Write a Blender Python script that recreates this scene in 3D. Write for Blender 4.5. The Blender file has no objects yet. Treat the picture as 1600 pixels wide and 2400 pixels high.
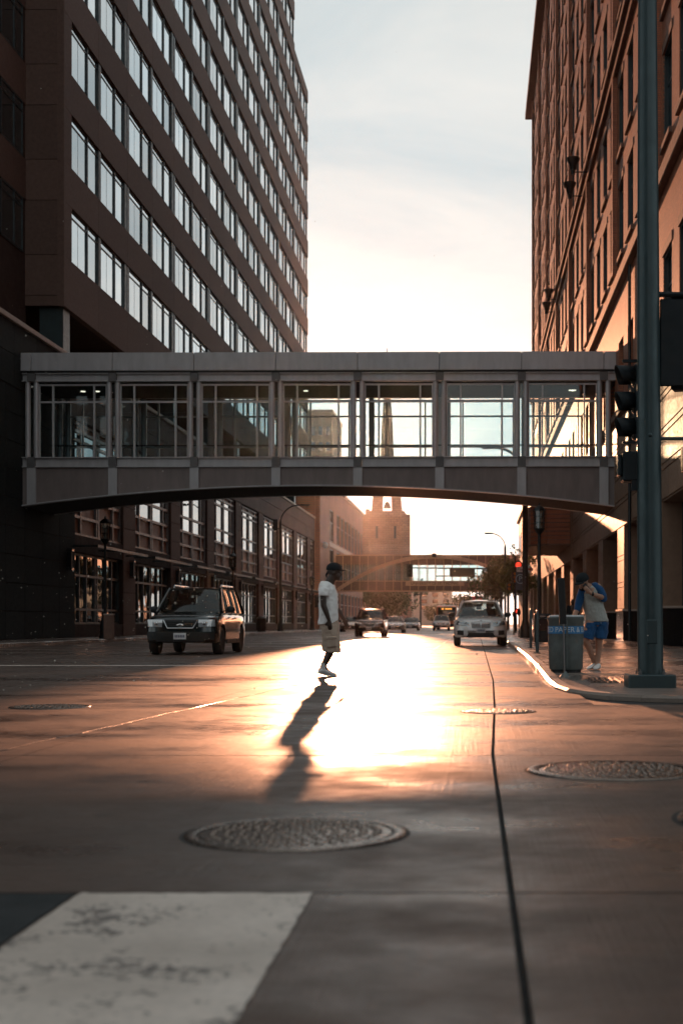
import bpy, bmesh, math, random
from mathutils import Vector, Matrix, Quaternion
random.seed(7)
R = math.radians
sc = bpy.context.scene
COL = sc.collection
# ------------------------------------------------------------------ camera
F, U0, V0, CH = 3200.0, 1112.0, 1460.0, 0.85      # focal length and vanishing point of the street, in photo pixels
cd = bpy.data.cameras.new('camera'); cam = bpy.data.objects.new('camera', cd); COL.objects.link(cam)
cam.location = (0, 0, CH); cam.rotation_euler = (R(90), 0, 0)
cd.sensor_fit = 'VERTICAL'; cd.sensor_height = 36; cd.sensor_width = 24; cd.lens = F / 2400 * 36
cd.shift_x = -(U0 - 800) / 2400; cd.shift_y = (V0 - 1200) / 2400
cd.clip_start = 0.05; cd.clip_end = 4000
cd.dof.use_dof = True; cd.dof.focus_distance = 22.0; cd.dof.aperture_fstop = 2.6
sc.camera = cam
# ------------------------------------------------------------------ sky, sun, exposure
SUN = Vector((-0.0865, 1.0, 0.1230)).normalized()
SUN_EL = math.asin(SUN.z); SUN_AZ = math.atan2(SUN.x, SUN.y)
w = bpy.data.worlds.new('World'); sc.world = w; w.use_nodes = True
nt = w.node_tree; nt.nodes.clear(); N = nt.nodes.new; LK = nt.links.new
out = N('ShaderNodeOutputWorld'); bg = N('ShaderNodeBackground'); sky = N('ShaderNodeTexSky')
sky.sky_type = 'NISHITA'; sky.sun_disc = False; sky.sun_elevation = SUN_EL; sky.sun_rotation = SUN_AZ
sky.air_density = 1.0; sky.dust_density = 1.2; sky.ozone_density = 1.6
tc = N('ShaderNodeTexCoord'); sep = N('ShaderNodeSeparateXYZ'); LK(tc.outputs['Generated'], sep.inputs[0])
zz = N('ShaderNodeMath'); zz.operation = 'MAXIMUM'; zz.inputs[1].default_value = 0.0; LK(sep.outputs[2], zz.inputs[0])
za = N('ShaderNodeMath'); za.operation = 'ADD'; za.inputs[1].default_value = 0.16; LK(zz.outputs[0], za.inputs[0])
dv = N('ShaderNodeVectorMath'); dv.operation = 'DIVIDE'; LK(tc.outputs['Generated'], dv.inputs[0])
cmb = N('ShaderNodeCombineXYZ'); [LK(za.outputs[0], cmb.inputs[i]) for i in range(3)]; LK(cmb.outputs[0], dv.inputs[1])
nz = N('ShaderNodeTexNoise'); nz.inputs['Scale'].default_value = 0.9; nz.inputs['Detail'].default_value = 7; nz.inputs['Roughness'].default_value = 0.55
nz.inputs['Distortion'].default_value = 0.5
LK(dv.outputs[0], nz.inputs['Vector'])
rp = N('ShaderNodeValToRGB'); rp.color_ramp.elements[0].position = 0.36; rp.color_ramp.elements[1].position = 0.68
rp.color_ramp.elements[0].color = (0.58, 0.58, 0.58, 1); rp.color_ramp.elements[1].color = (0.90, 0.90, 0.90, 1)
LK(nz.outputs['Fac'], rp.inputs[0])
ds = N('ShaderNodeHueSaturation'); ds.inputs['Saturation'].default_value = .35; LK(sky.outputs[0], ds.inputs['Color'])
n2 = N('ShaderNodeTexNoise'); n2.inputs['Scale'].default_value = 1.7; n2.inputs['Detail'].default_value = 8; n2.inputs['Roughness'].default_value = 0.6; n2.inputs['Distortion'].default_value = .8
LK(dv.outputs[0], n2.inputs['Vector'])
cl = N('ShaderNodeValToRGB'); cl.color_ramp.elements[0].position = .36; cl.color_ramp.elements[1].position = .66          # thin bright cloud veil, denser and thinner patches
cl.color_ramp.elements[0].color = (.68, .80, .85, 1); cl.color_ramp.elements[1].color = (1.0, 1.0, .97, 1); LK(n2.outputs['Fac'], cl.inputs[0])
c2 = N('ShaderNodeVectorMath'); c2.operation = 'MULTIPLY'; c2.inputs[1].default_value = (11.8, 12.0, 12.0); LK(cl.outputs[0], c2.inputs[0])
mx = N('ShaderNodeMix'); mx.data_type = 'RGBA'; LK(rp.outputs[0], mx.inputs[0]); LK(ds.outputs[0], mx.inputs[6]); LK(c2.outputs[0], mx.inputs[7])
LK(mx.outputs[2], bg.inputs[0]); bg.inputs[1].default_value = 0.05
LK(bg.outputs[0], out.inputs[0])
ld = bpy.data.lights.new('sun', 'SUN'); ld.energy = 5.0; ld.angle = R(0.55); ld.color = (1.0, 0.41, 0.21)
so = bpy.data.objects.new('sun', ld); COL.objects.link(so); so.rotation_mode = 'QUATERNION'
so.rotation_quaternion = SUN.to_track_quat('Z', 'Y'); so.location = (-10, 120, 60)
sc.view_settings.view_transform = 'Standard'; sc.view_settings.look = 'None'; sc.view_settings.gamma = 1
sc.view_settings.use_curve_mapping = False; sc.view_settings.exposure = 0.55
sc.render.engine = 'CYCLES'
sc.cycles.use_denoising = True
sc.cycles.max_bounces = 8; sc.cycles.diffuse_bounces = 3; sc.cycles.glossy_bounces = 4; sc.cycles.transmission_bounces = 6
sc.cycles.transparent_max_bounces = 16; sc.cycles.volume_bounces = 0
sc.cycles.sample_clamp_indirect = 6; sc.cycles.caustics_reflective = False; sc.cycles.caustics_refractive = False

# ------------------------------------------------------------------ mesh and object helpers
def PX(u, Y): return (u - U0) * Y / F
def PZ(v, Y): return CH + (V0 - v) * Y / F
WP = {}
class MB:
    def __init__(s): s.v = []; s.f = []
    def add(s, vs, fs):
        n = len(s.v); s.v += [tuple(v) for v in vs]; s.f += [tuple(i + n for i in f) for f in fs]; return s
    def box(s, x0, x1, y0, y1, z0, z1):
        return s.add([(x0,y0,z0),(x1,y0,z0),(x1,y1,z0),(x0,y1,z0),(x0,y0,z1),(x1,y0,z1),(x1,y1,z1),(x0,y1,z1)],
                     [(3,2,1,0),(4,5,6,7),(0,1,5,4),(1,2,6,5),(2,3,7,6),(3,0,4,7)])
    def quad(s, a, b, c, d): return s.add([a, b, c, d], [(0,1,2,3)])
    def tube(s, pts, rad, n=10, cap=True, flat=1.0, up=None):
        pts = [Vector(p) for p in pts]; m = len(pts)
        if not isinstance(rad, (list, tuple)): rad = [rad] * m
        rings = []; prev = None
        for i, p in enumerate(pts):
            t = (pts[min(i+1, m-1)] - pts[max(i-1, 0)]).normalized()
            if prev is None:
                a = Vector(up) if up else (Vector((0,0,1)) if abs(t.z) < .9 else Vector((1,0,0)))
            else: a = prev
            a = (a - t * a.dot(t)).normalized(); b = t.cross(a); prev = a
            r = rad[i]
            rings.append([p + a * (r * math.cos(2*math.pi*k/n)) + b * (r * flat * math.sin(2*math.pi*k/n)) for k in range(n)])
        return s.loft(rings, cap)
    def loft(s, rings, cap=True, closed=True):
        n = len(rings[0]); vs = [v for r in rings for v in r]; fs = []
        for i in range(len(rings) - 1):
            for k in range(n if closed else n - 1):
                k2 = (k + 1) % n
                fs.append((i*n+k, i*n+k2, (i+1)*n+k2, (i+1)*n+k))
        if cap: fs.append(tuple(range(n-1, -1, -1))); fs.append(tuple((len(rings)-1)*n + k for k in range(n)))
        return s.add(vs, fs)
    def capsule(s, pts, rad, n=12, flat=1.0, up=None):
        pts = [Vector(p) for p in pts]
        if not isinstance(rad, (list, tuple)): rad = [rad] * len(pts)
        P = []; Q = []
        d = (pts[0] - pts[1]).normalized(); r = rad[0]
        for a in (1.0, .85, .5): P.append(pts[0] + d * r * a); Q.append(max(r * math.sqrt(max(0, 1 - a*a)), r * .08))
        for p, r in zip(pts, rad): P.append(p); Q.append(r)
        d = (pts[-1] - pts[-2]).normalized(); r = rad[-1]
        for a in (.5, .85, 1.0): P.append(pts[-1] + d * r * a); Q.append(max(r * math.sqrt(max(0, 1 - a*a)), r * .08))
        return s.tube(P, Q, n, True, flat, up)
    def ell(s, c, rx, ry, rz, n=16, m=10, rot=None):
        rings = []
        for j in range(m + 1):
            t = math.pi * (j + .04) / (m + .08) - math.pi / 2
            ring = []
            for k in range(n):
                q = Vector((rx * math.cos(t) * math.cos(2*math.pi*k/n), ry * math.cos(t) * math.sin(2*math.pi*k/n), rz * math.sin(t)))
                if rot: q = rot @ q
                ring.append(Vector(c) + q)
            rings.append(ring)
        return s.loft(rings, True)
    def lathe(s, prof, n=16, c=(0,0,0), cap=True):
        return s.loft([[(c[0] + r*math.cos(2*math.pi*k/n), c[1] + r*math.sin(2*math.pi*k/n), c[2] + z) for k in range(n)] for r, z in prof], cap)
    def prism(s, poly, ax, a0, a1):
        def q(p, a): return {'x': (a, p[0], p[1]), 'y': (p[0], a, p[1]), 'z': (p[0], p[1], a)}[ax]
        n = len(poly)
        return s.add([q(p, a0) for p in poly] + [q(p, a1) for p in poly],
                     [tuple(range(n-1, -1, -1)), tuple(range(n, 2*n))] + [(k, (k+1) % n, n + (k+1) % n, n + k) for k in range(n)])
    def xform(s, M):
        s.v = [tuple(M @ Vector(v)) for v in s.v]; return s
    def mesh(s, name='mesh', mat=None, smooth=None, bevel=0, segs=1, weld=False):
        me = bpy.data.meshes.new(name); me.from_pydata(s.v, [], s.f)
        bm = bmesh.new(); bm.from_mesh(me)
        if weld: bmesh.ops.remove_doubles(bm, verts=bm.verts, dist=1e-4)
        bmesh.ops.recalc_face_normals(bm, faces=bm.faces)
        if bevel: bmesh.ops.bevel(bm, geom=list(bm.edges), offset=bevel, segments=segs, affect='EDGES', profile=.5, clamp_overlap=True)
        bm.to_mesh(me); bm.free()
        if mat: me.materials.append(mat)
        if smooth is not None:
            me.shade_smooth()
            if smooth < 180: me.set_sharp_from_angle(angle=R(smooth))
        return me
def link(name, data, parent=None, loc=(0,0,0)):
    o = bpy.data.objects.new(name, data); COL.objects.link(o); o.location = loc
    if parent: o.parent = parent
    return o
def tag(o, label=None, cat=None, group=None, kind=None):
    if label: o['label'] = label
    if cat: o['category'] = cat
    if group: o['group'] = group
    if kind: o['kind'] = kind
    return o
def root(name, loc, label, cat, group=None, rz=0):
    o = link(name, None, None, loc); o.empty_display_size = .2; o.rotation_euler = (0, 0, rz); WP[o.name] = Vector(loc)
    return tag(o, label, cat, group)
def put(name, mb, mat, parent, at=(0,0,0), **k):            # world coordinates, parents without rotation
    me = mb.mesh(name, mat, **k) if isinstance(mb, MB) else mb
    o = link(name, me, parent, Vector(at) - (WP[parent.name] if parent else Vector()))
    WP[o.name] = Vector(at); return o
def sub(name, mb, mat, parent, loc=(0,0,0), rz=0, **k):     # coordinates of the parent
    me = mb.mesh(name, mat, **k) if isinstance(mb, MB) else mb
    o = link(name, me, parent, loc); o.rotation_euler = (0, 0, rz); return o
def struct(name, mb, mat, **k):
    o = put(name, mb, mat, None, **k); o['kind'] = 'structure'; return o
def wall_grid(mb, x, face, ys, zs, holes, depth):
    for i in range(len(ys)-1):
        for j in range(len(zs)-1):
            y0, y1, z0, z1 = ys[i], ys[i+1], zs[j], zs[j+1]
            if (i, j) not in holes: mb.quad((x,y0,z0),(x,y1,z0),(x,y1,z1),(x,y0,z1)); continue
            xi = x - face * depth
            if (i-1, j) not in holes: mb.quad((x,y0,z0),(xi,y0,z0),(xi,y0,z1),(x,y0,z1))
            if (i+1, j) not in holes: mb.quad((x,y1,z0),(xi,y1,z0),(xi,y1,z1),(x,y1,z1))
            if (i, j-1) not in holes: mb.quad((x,y0,z0),(x,y1,z0),(xi,y1,z0),(xi,y0,z0))
            if (i, j+1) not in holes: mb.quad((x,y0,z1),(x,y1,z1),(xi,y1,z1),(xi,y0,z1))
    return mb
def text_mesh(txt, size, ext, mat, spacing=1.0):
    cu = bpy.data.curves.new('lettering', 'FONT'); cu.body = txt; cu.size = size; cu.extrude = ext
    cu.align_x = 'CENTER'; cu.align_y = 'CENTER'; cu.space_character = spacing; cu.resolution_u = 3
    ob = bpy.data.objects.new('lettering', cu); COL.objects.link(ob); bpy.context.view_layer.update()
    me = bpy.data.meshes.new_from_object(ob); bpy.data.objects.remove(ob); bpy.data.curves.remove(cu)
    me.materials.clear(); me.materials.append(mat); return me

# ------------------------------------------------------------------ materials
def _new(name):
    m = bpy.data.materials.new(name); m.use_nodes = True; t = m.node_tree
    return m, t, t.nodes['Principled BSDF']
def pos_vec(t, scale=(1,1,1)):
    g = t.nodes.new('ShaderNodeNewGeometry'); mp = t.nodes.new('ShaderNodeMapping'); mp.inputs['Scale'].default_value = scale
    t.links.new(g.outputs['Position'], mp.inputs[0]); return mp.outputs[0]
def noise(t, vec, scale, detail=4, rough=.55):
    n = t.nodes.new('ShaderNodeTexNoise'); n.inputs['Scale'].default_value = scale; n.inputs['Detail'].default_value = detail
    n.inputs['Roughness'].default_value = rough; t.links.new(vec, n.inputs['Vector']); return n.outputs['Fac']
def rng(t, val, a, b, c, d):
    m = t.nodes.new('ShaderNodeMapRange'); m.inputs[1].default_value = a; m.inputs[2].default_value = b
    m.inputs[3].default_value = c; m.inputs[4].default_value = d; t.links.new(val, m.inputs[0]); return m.outputs[0]
def math2(t, op, a, b):
    m = t.nodes.new('ShaderNodeMath'); m.operation = op
    for i, x in enumerate((a, b)):
        if isinstance(x, (int, float)): m.inputs[i].default_value = x
        else: t.links.new(x, m.inputs[i])
    return m.outputs[0]
def mixc(t, fac, a, b, mode='MIX'):
    m = t.nodes.new('ShaderNodeMix'); m.data_type = 'RGBA'; m.blend_type = mode
    for i, x in ((0, fac), (6, a), (7, b)):
        if isinstance(x, (int, float)): m.inputs[i].default_value = x
        elif isinstance(x, tuple): m.inputs[i].default_value = (*x[:3], 1)
        else: t.links.new(x, m.inputs[i])
    return m.outputs[2]
def bump(t, p, h, strength=.4, dist=.01):
    b = t.nodes.new('ShaderNodeBump'); b.inputs['Strength'].default_value = strength; b.inputs['Distance'].default_value = dist
    t.links.new(h, b.inputs['Height']); t.links.new(b.outputs[0], p.inputs['Normal']); return b
def mat(name, col, rough=.6, metal=0.0, var=.15, vs=3.0, bs=0, bstr=.3, bd=.01, coat=0, spec=.5, rvar=.1, rand=0, sc3=(1,1,1), emit=None):
    m, t, p = _new(name)
    p.inputs['Metallic'].default_value = metal; p.inputs['Specular IOR Level'].default_value = spec
    p.inputs['Coat Weight'].default_value = coat; p.inputs['Coat Roughness'].default_value = .06
    v = pos_vec(t, sc3); n = noise(t, v, vs)
    d = tuple(c * (1 - var) for c in col); l = tuple(min(1, c * (1 + var)) for c in col)
    c = mixc(t, rng(t, n, .3, .7, 0, 1), d, l)
    if rand:
        oi = t.nodes.new('ShaderNodeObjectInfo'); f = rng(t, oi.outputs['Random'], 0, 1, 1 - rand, 1 + rand)
        cc = t.nodes.new('ShaderNodeCombineXYZ'); [t.links.new(f, cc.inputs[i]) for i in range(3)]
        c = mixc(t, 1.0, c, cc.outputs[0], 'MULTIPLY')
    t.links.new(c, p.inputs['Base Color'])
    t.links.new(rng(t, noise(t, v, vs * 2.3), .3, .7, max(0, rough - rvar), min(1, rough + rvar)), p.inputs['Roughness'])
    if bs: bump(t, p, noise(t, v, bs, 3), bstr, bd)
    if emit: p.inputs['Emission Color'].default_value = (*emit[0], 1); p.inputs['Emission Strength'].default_value = emit[1]
    return m
def brick_mat(name, c1, c2, mortar, axis='yz', bw_=.215, rh=.075, ms=.012, bstr=.8, bd=.012):
    m, t, p = _new(name); g = t.nodes.new('ShaderNodeNewGeometry'); s = t.nodes.new('ShaderNodeSeparateXYZ'); t.links.new(g.outputs['Position'], s.inputs[0])
    cb = t.nodes.new('ShaderNodeCombineXYZ'); ix = {'x': 0, 'y': 1, 'z': 2}
    t.links.new(s.outputs[ix[axis[0]]], cb.inputs[0]); t.links.new(s.outputs[ix[axis[1]]], cb.inputs[1])
    b = t.nodes.new('ShaderNodeTexBrick'); t.links.new(cb.outputs[0], b.inputs['Vector'])
    b.inputs['Scale'].default_value = 1; b.inputs['Brick Width'].default_value = bw_; b.inputs['Row Height'].default_value = rh
    b.inputs['Mortar Size'].default_value = ms; b.inputs['Mortar Smooth'].default_value = .2
    b.inputs['Color1'].default_value = (*c1, 1); b.inputs['Color2'].default_value = (*c2, 1); b.inputs['Mortar'].default_value = (*mortar, 1)
    v = pos_vec(t); n = noise(t, v, .35, 5); c = mixc(t, 1.0, b.outputs['Color'], mixc(t, rng(t, n, .3, .7, 0, 1), (.72,.72,.72), (1.1,1.1,1.1)), 'MULTIPLY')
    t.links.new(c, p.inputs['Base Color']); p.inputs['Roughness'].default_value = .58; p.inputs['Specular IOR Level'].default_value = .5
    h = math2(t, 'ADD', math2(t, 'MULTIPLY', b.outputs['Fac'], -1.0), math2(t, 'MULTIPLY', noise(t, v, 25, 3), .5))
    bump(t, p, h, bstr, bd); return m
def schlick(t, r0=.05):
    g = t.nodes.new('ShaderNodeNewGeometry'); d = t.nodes.new('ShaderNodeVectorMath'); d.operation = 'DOT_PRODUCT'
    t.links.new(g.outputs['Normal'], d.inputs[0]); t.links.new(g.outputs['Incoming'], d.inputs[1])
    q = math2(t, 'POWER', math2(t, 'SUBTRACT', 1.0, math2(t, 'ABSOLUTE', d.outputs['Value'], 0.0)), 5.0)
    return math2(t, 'ADD', math2(t, 'MULTIPLY', q, 1 - r0), r0)
def mirror_glass(name, tint, refl=.75, rough=.02, wob=.0, dark=(.012,.016,.018), lowf=.4, rand=.0):
    m = bpy.data.materials.new(name); m.use_nodes = True; t = m.node_tree; t.nodes.clear()
    o = t.nodes.new('ShaderNodeOutputMaterial'); mix = t.nodes.new('ShaderNodeMixShader')
    d = t.nodes.new('ShaderNodeBsdfDiffuse'); d.inputs[0].default_value = (*dark, 1)
    g = t.nodes.new('ShaderNodeBsdfGlossy'); g.inputs[0].default_value = (*tint, 1); g.inputs[1].default_value = rough
    fz = rng(t, schlick(t), .05, .35, refl * lowf, refl)
    oi = t.nodes.new('ShaderNodeObjectInfo'); fz = math2(t, 'MULTIPLY', fz, rng(t, oi.outputs['Random'], 0, 1, 1 - rand, 1)); t.links.new(fz, mix.inputs[0])
    t.links.new(d.outputs[0], mix.inputs[1]); t.links.new(g.outputs[0], mix.inputs[2]); t.links.new(mix.outputs[0], o.inputs[0])
    if wob:
        b = t.nodes.new('ShaderNodeBump'); b.inputs['Strength'].default_value = 1; b.inputs['Distance'].default_value = wob
        t.links.new(noise(t, pos_vec(t), .8, 1), b.inputs['Height']); t.links.new(b.outputs[0], g.inputs['Normal'])
    return m
def clear_glass(name, tint=(.8,.86,.85), refl=.5, base=.06, rough=.01):
    m = bpy.data.materials.new(name); m.use_nodes = True; t = m.node_tree; t.nodes.clear()
    o = t.nodes.new('ShaderNodeOutputMaterial'); mix = t.nodes.new('ShaderNodeMixShader')
    d = t.nodes.new('ShaderNodeBsdfTransparent'); d.inputs[0].default_value = (*tint, 1)
    g = t.nodes.new('ShaderNodeBsdfGlossy'); g.inputs[0].default_value = (.9,.95,.95,1); g.inputs[1].default_value = rough
    t.links.new(rng(t, schlick(t), .05, 1, base, refl), mix.inputs[0])
    t.links.new(d.outputs[0], mix.inputs[1]); t.links.new(g.outputs[0], mix.inputs[2]); t.links.new(mix.outputs[0], o.inputs[0]); return m
def concrete_mat(name, col, wet=(.16,.5), groove=True, tint=.10, lines='x'):
    m, t, p = _new(name); v = pos_vec(t); vx = pos_vec(t, (.35, 1, 1))
    n1 = noise(t, v, .55, 6, .6); n2 = noise(t, v, 6, 5, .6); n3 = noise(t, vx, .33, 3, .5); n4 = noise(t, v, 90, 3, .6)
    c = mixc(t, rng(t, n1, .3, .7, 0, 1), tuple(x * .72 for x in col), tuple(x * 1.18 for x in col))
    c = mixc(t, rng(t, n2, .35, .65, 0, .5), c, tuple(x * .75 for x in col))
    n5 = noise(t, pos_vec(t, (.7, 1.0, 1)), 1.1, 5, .6)
    wetf = rng(t, math2(t, 'ADD', math2(t, 'MULTIPLY', n3, .5), math2(t, 'MULTIPLY', n5, .5)), .42, .59, 0, 1)
    c = mixc(t, math2(t, 'MULTIPLY', wetf, .5), c, tuple(x * .42 for x in col))
    c = mixc(t, rng(t, noise(t, v, 160, 2, .5), .56, .66, 0, .45), c, tuple(min(1, x * 2.1) for x in col))      # pale aggregate
    st = noise(t, v, 2.2, 2, .4)                                   # dark spots of gum and oil
    c = mixc(t, rng(t, st, .70, .74, 0, .6), c, tuple(x * .3 for x in col))
    oi = t.nodes.new('ShaderNodeObjectInfo'); f = rng(t, oi.outputs['Random'], 0, 1, 1 - tint, 1 + tint)
    cc = t.nodes.new('ShaderNodeCombineXYZ'); [t.links.new(f, cc.inputs[i]) for i in range(3)]
    c = mixc(t, 1.0, c, cc.outputs[0], 'MULTIPLY'); t.links.new(c, p.inputs['Base Color'])
    rgh = math2(t, 'ADD', rng(t, wetf, 0, 1, wet[1], wet[0]), rng(t, n2, .3, .7, -.05, .07)); t.links.new(rgh, p.inputs['Roughness'])
    t.links.new(rng(t, wetf, 0, 1, .13, .46), p.inputs['Specular IOR Level'])
    h = math2(t, 'MULTIPLY', n4, .7)
    if groove:
        br = noise(t, pos_vec(t, (55, .6, 1)), 1.0, 3, .6)          # broom strokes along the street
        h = math2(t, 'ADD', h, math2(t, 'MULTIPLY', br, .6))
    h = math2(t, 'ADD', h, math2(t, 'MULTIPLY', n2, 2.2))
    bump(t, p, h, .42, .006); return m
M = {}
M['road'] = concrete_mat('wet_concrete_road', (.108, .074, .060), (.24, .58))
M['walk'] = concrete_mat('wet_sidewalk_concrete', (.20, .16, .14), (.14, .42), False)
M['kerb'] = concrete_mat('kerb_concrete', (.26, .21, .18), (.25, .55), False)
M['asphalt'] = concrete_mat('dark_asphalt', (.030, .034, .036), (.35, .7), False)
M['joint'] = mat('dark_joint_filler', (.025, .024, .024), .8, bs=40)
M['ground'] = mat('city_ground', (.10, .09, .08), .9, var=.3, vs=.05)
M['panel'] = mat('brown_granite_panel', (.128, .078, .062), .72, spec=.28, var=.12, vs=6, bs=60, bstr=.15, rand=.10)
M['panel_wall'] = mat('brown_wall', (.05, .030, .025), .85, spec=.2, var=.15, vs=1.5)
M['panel_shaded'] = mat('shaded_granite_panel', (.026, .030, .030), .85, spec=.15, var=.15, vs=6, bs=60, bstr=.15, rand=.12)  # same stone as the brown panels, darkened to paint the near wall's shade
M['frame'] = mat('dark_teal_aluminium', (.045, .058, .062), .42, .4, var=.1)
M['frame_light'] = mat('grey_aluminium', (.19, .18, .18), .45, .5, var=.1)
M['towerglass'] = mirror_glass('tower_mirror_glass', (.94, .98, 1.0), .97, .015, .007, lowf=.7, rand=.38)
M['shopglass'] = mirror_glass('shop_glass', (.85, .85, .85), .85, .015, .012, lowf=.3, rand=.3)
M['darkglass'] = mirror_glass('dark_window_glass', (.8, .84, .86), .6, .02, .003)
M['skyglass'] = clear_glass('skyway_glass', (.67, .81, .84), .5, .07)
M['clearglass'] = clear_glass('clear_pane', (.9, .93, .92), .5, .05)
M['spandrel'] = mat('beige_spandrel', (.33, .24, .20), .6, var=.1, vs=2)
M['steel'] = mat('painted_grey_steel', (.47, .46, .47), .42, .25, var=.10, vs=4, bs=30, bstr=.05, sc3=(1, 1, .25))
M['steel_dark'] = mat('painted_dark_steel', (.13, .125, .125), .5, .25, var=.15, vs=2)
M['girder'] = mat('brown_grey_girder', (.22, .18, .17), .48, .2, var=.14, vs=3, sc3=(1, 1, .25))
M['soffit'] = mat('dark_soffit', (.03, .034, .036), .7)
M['interior'] = mat('skyway_ceiling', (.05, .06, .062), .8)
M['brick'] = brick_mat('red_brick', (.54, .175, .08), (.42, .125, .058), (.22, .12, .085))
M['brick2'] = brick_mat('orange_brick', (.40, .17, .10), (.31, .125, .08), (.25, .17, .13), bw_=.4, rh=.14)
M['stone'] = mat('grey_brown_stone', (.27, .165, .11), .55, var=.12, vs=4, bs=25, bstr=.25, rand=.10)
M['stone_trim'] = mat('dark_stone_trim', (.20, .115, .085), .7, var=.15, vs=4, bs=30)
M['granite'] = mat('polished_black_granite', (.02, .018, .018), .12, var=.3, vs=20, rvar=.05)
M['church'] = brick_mat('rough_church_stone', (.36, .22, .15), (.28, .165, .11), (.15, .1, .075), 'xz', 1.3, .55, .05, 1, .08)
M['church_side'] = brick_mat('rough_church_stone_side', (.36, .22, .15), (.28, .165, .11), (.15, .1, .075), 'yz', 1.3, .55, .05, 1, .08)
M['slate'] = mat('spire_slate', (.22, .16, .13), .8, var=.25, vs=2)
M['far'] = mat('far_beige_wall', (.36, .29, .24), .85, var=.08, vs=.2)
M['black'] = mat('black_metal', (.012, .014, .015), .4, .2, var=.2)
M['teal'] = mat('teal_painted_pole', (.036, .060, .066), .38, .3, var=.12, vs=3, bs=50, bstr=.06)
M['rubber'] = mat('tyre_rubber', (.013, .013, .013), .75, bs=60)
M['rim'] = mat('alloy_rim', (.28, .28, .29), .3, .9)
M['plastic'] = mat('black_plastic', (.012, .013, .014), .55, spec=.3)
M['chrome'] = mat('chrome', (.55, .55, .55), .15, 1)
M['lamp'] = mirror_glass('headlamp_glass', (.95, .95, .95), .8, .05, 0, (.30, .31, .32))
M['lamp_dark'] = mirror_glass('dark_headlamp_glass', (.9, .9, .9), .7, .04, 0, (.05, .055, .06))
M['carglass'] = clear_glass('car_glass', (.40, .45, .45), .6, .05)
M['amber'] = mat('amber_lens', (.6, .16, .02), .25)
M['plate'] = mat('number_plate', (.50, .53, .55), .45)
M['plate_ink'] = mat('plate_ink', (.05, .07, .12), .5)
M['seat'] = mat('car_seat', (.02, .02, .022), .8)
M['white_paint'] = None
# ------------------------------------------------------------------ ground, road, pavements
def paint_mat():
    m, t, p = _new('worn_white_paint'); v = pos_vec(t)
    a = noise(t, v, 3.4, 8, .68); b = noise(t, v, 36, 6, .65)
    wear = rng(t, math2(t, 'ADD', math2(t, 'MULTIPLY', a, .58), math2(t, 'MULTIPLY', b, .42)), .535, .575, 0, .85)
    c = mixc(t, rng(t, noise(t, v, 1.3, 4), .3, .7, 0, 1), (.46,.385,.33), (.78,.67,.59))
    c = mixc(t, rng(t, noise(t, v, 30, 3), .35, .7, 0, .35), c, (.38,.34,.31))
    c = mixc(t, wear, c, (.09,.08,.075)); t.links.new(c, p.inputs['Base Color'])
    t.links.new(rng(t, a, .3, .7, .38, .6), p.inputs['Roughness']); bump(t, p, noise(t, v, 70, 3), .3, .004); return m
M['paint'] = paint_mat()
struct('ground', MB().quad((-390,-98,-.06),(390,-98,-.06),(390,880,-.06),(-390,880,-.06)), M['ground'])
KL, KR, FL, FR = -16.3, 1.25, -19.6, 6.05          # kerbs and facade planes
road = struct('road', MB().box(-40, 30, -26, 640, -.055, -.035), M['joint'])
XS = [-22, -16.28, -12.7, -9.4, -6.2, -2.9, 'j', 1.24]
YS = [-20, -14, -8, -2, 4.3, 8.75, 14.2] + [20.2 + 6 * k for k in range(16)]
def JX(y):                                          # the long joint wanders a little
    K = [(-30, .115), (8.75, .115), (14.2, .205), (20.2, .27), (60, .31), (700, .31)]
    for (a, va), (b, vb) in zip(K, K[1:]):
        if y <= b: return va + (vb - va) * (y - a) / (b - a)
def slab(x0, x1, y0, y1, mt=None, g=.005):
    gy = .009 if y0 < 9 else g; P = []
    for y, s_ in ((y0, gy), (y1, -gy)):
        for x, t_ in ((x0, 1), (x1, -1)):
            w_ = .011 if x == 'j' else .003; P.append(((JX(y) if x == 'j' else x) + t_ * w_, y + s_))
    c = Vector((sum(p[0] for p in P) / 4, (y0 + y1) / 2, 0)); A, B, D, C = [(p[0] - c.x, p[1] - c.y) for p in P]
    put('slab', MB().prism([A, B, C, D], 'z', -.034, 0).mesh('slab', mt or M['road']), None, road, c)
for j in range(len(YS) - 1):
    y0, y1 = YS[j], YS[j+1]
    for i in range(len(XS) - 1):
        x0, x1 = XS[i], XS[i+1]
        if i == 0 and y0 > 14: continue
        if i == 6 and y1 <= 14.3: continue
        if y1 <= 4.31 and i == 5:
            slab(x0, -1.25, y0, y1, M['asphalt']); slab(-1.25, x1, y0, y1); continue
        if y1 <= 4.31 and i < 5: slab(x0, x1, y0, y1, M['asphalt']); continue
        slab(x0, x1, y0, y1)
    if y1 <= 14.3:
        slab('j', 4.4, y0, y1); slab(4.4, 9, y0, y1); slab(9, 28, y0, y1)
slab(-16.28, 1.24, YS[-1], 300); slab(-16.28, 1.24, 300, 620)
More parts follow.
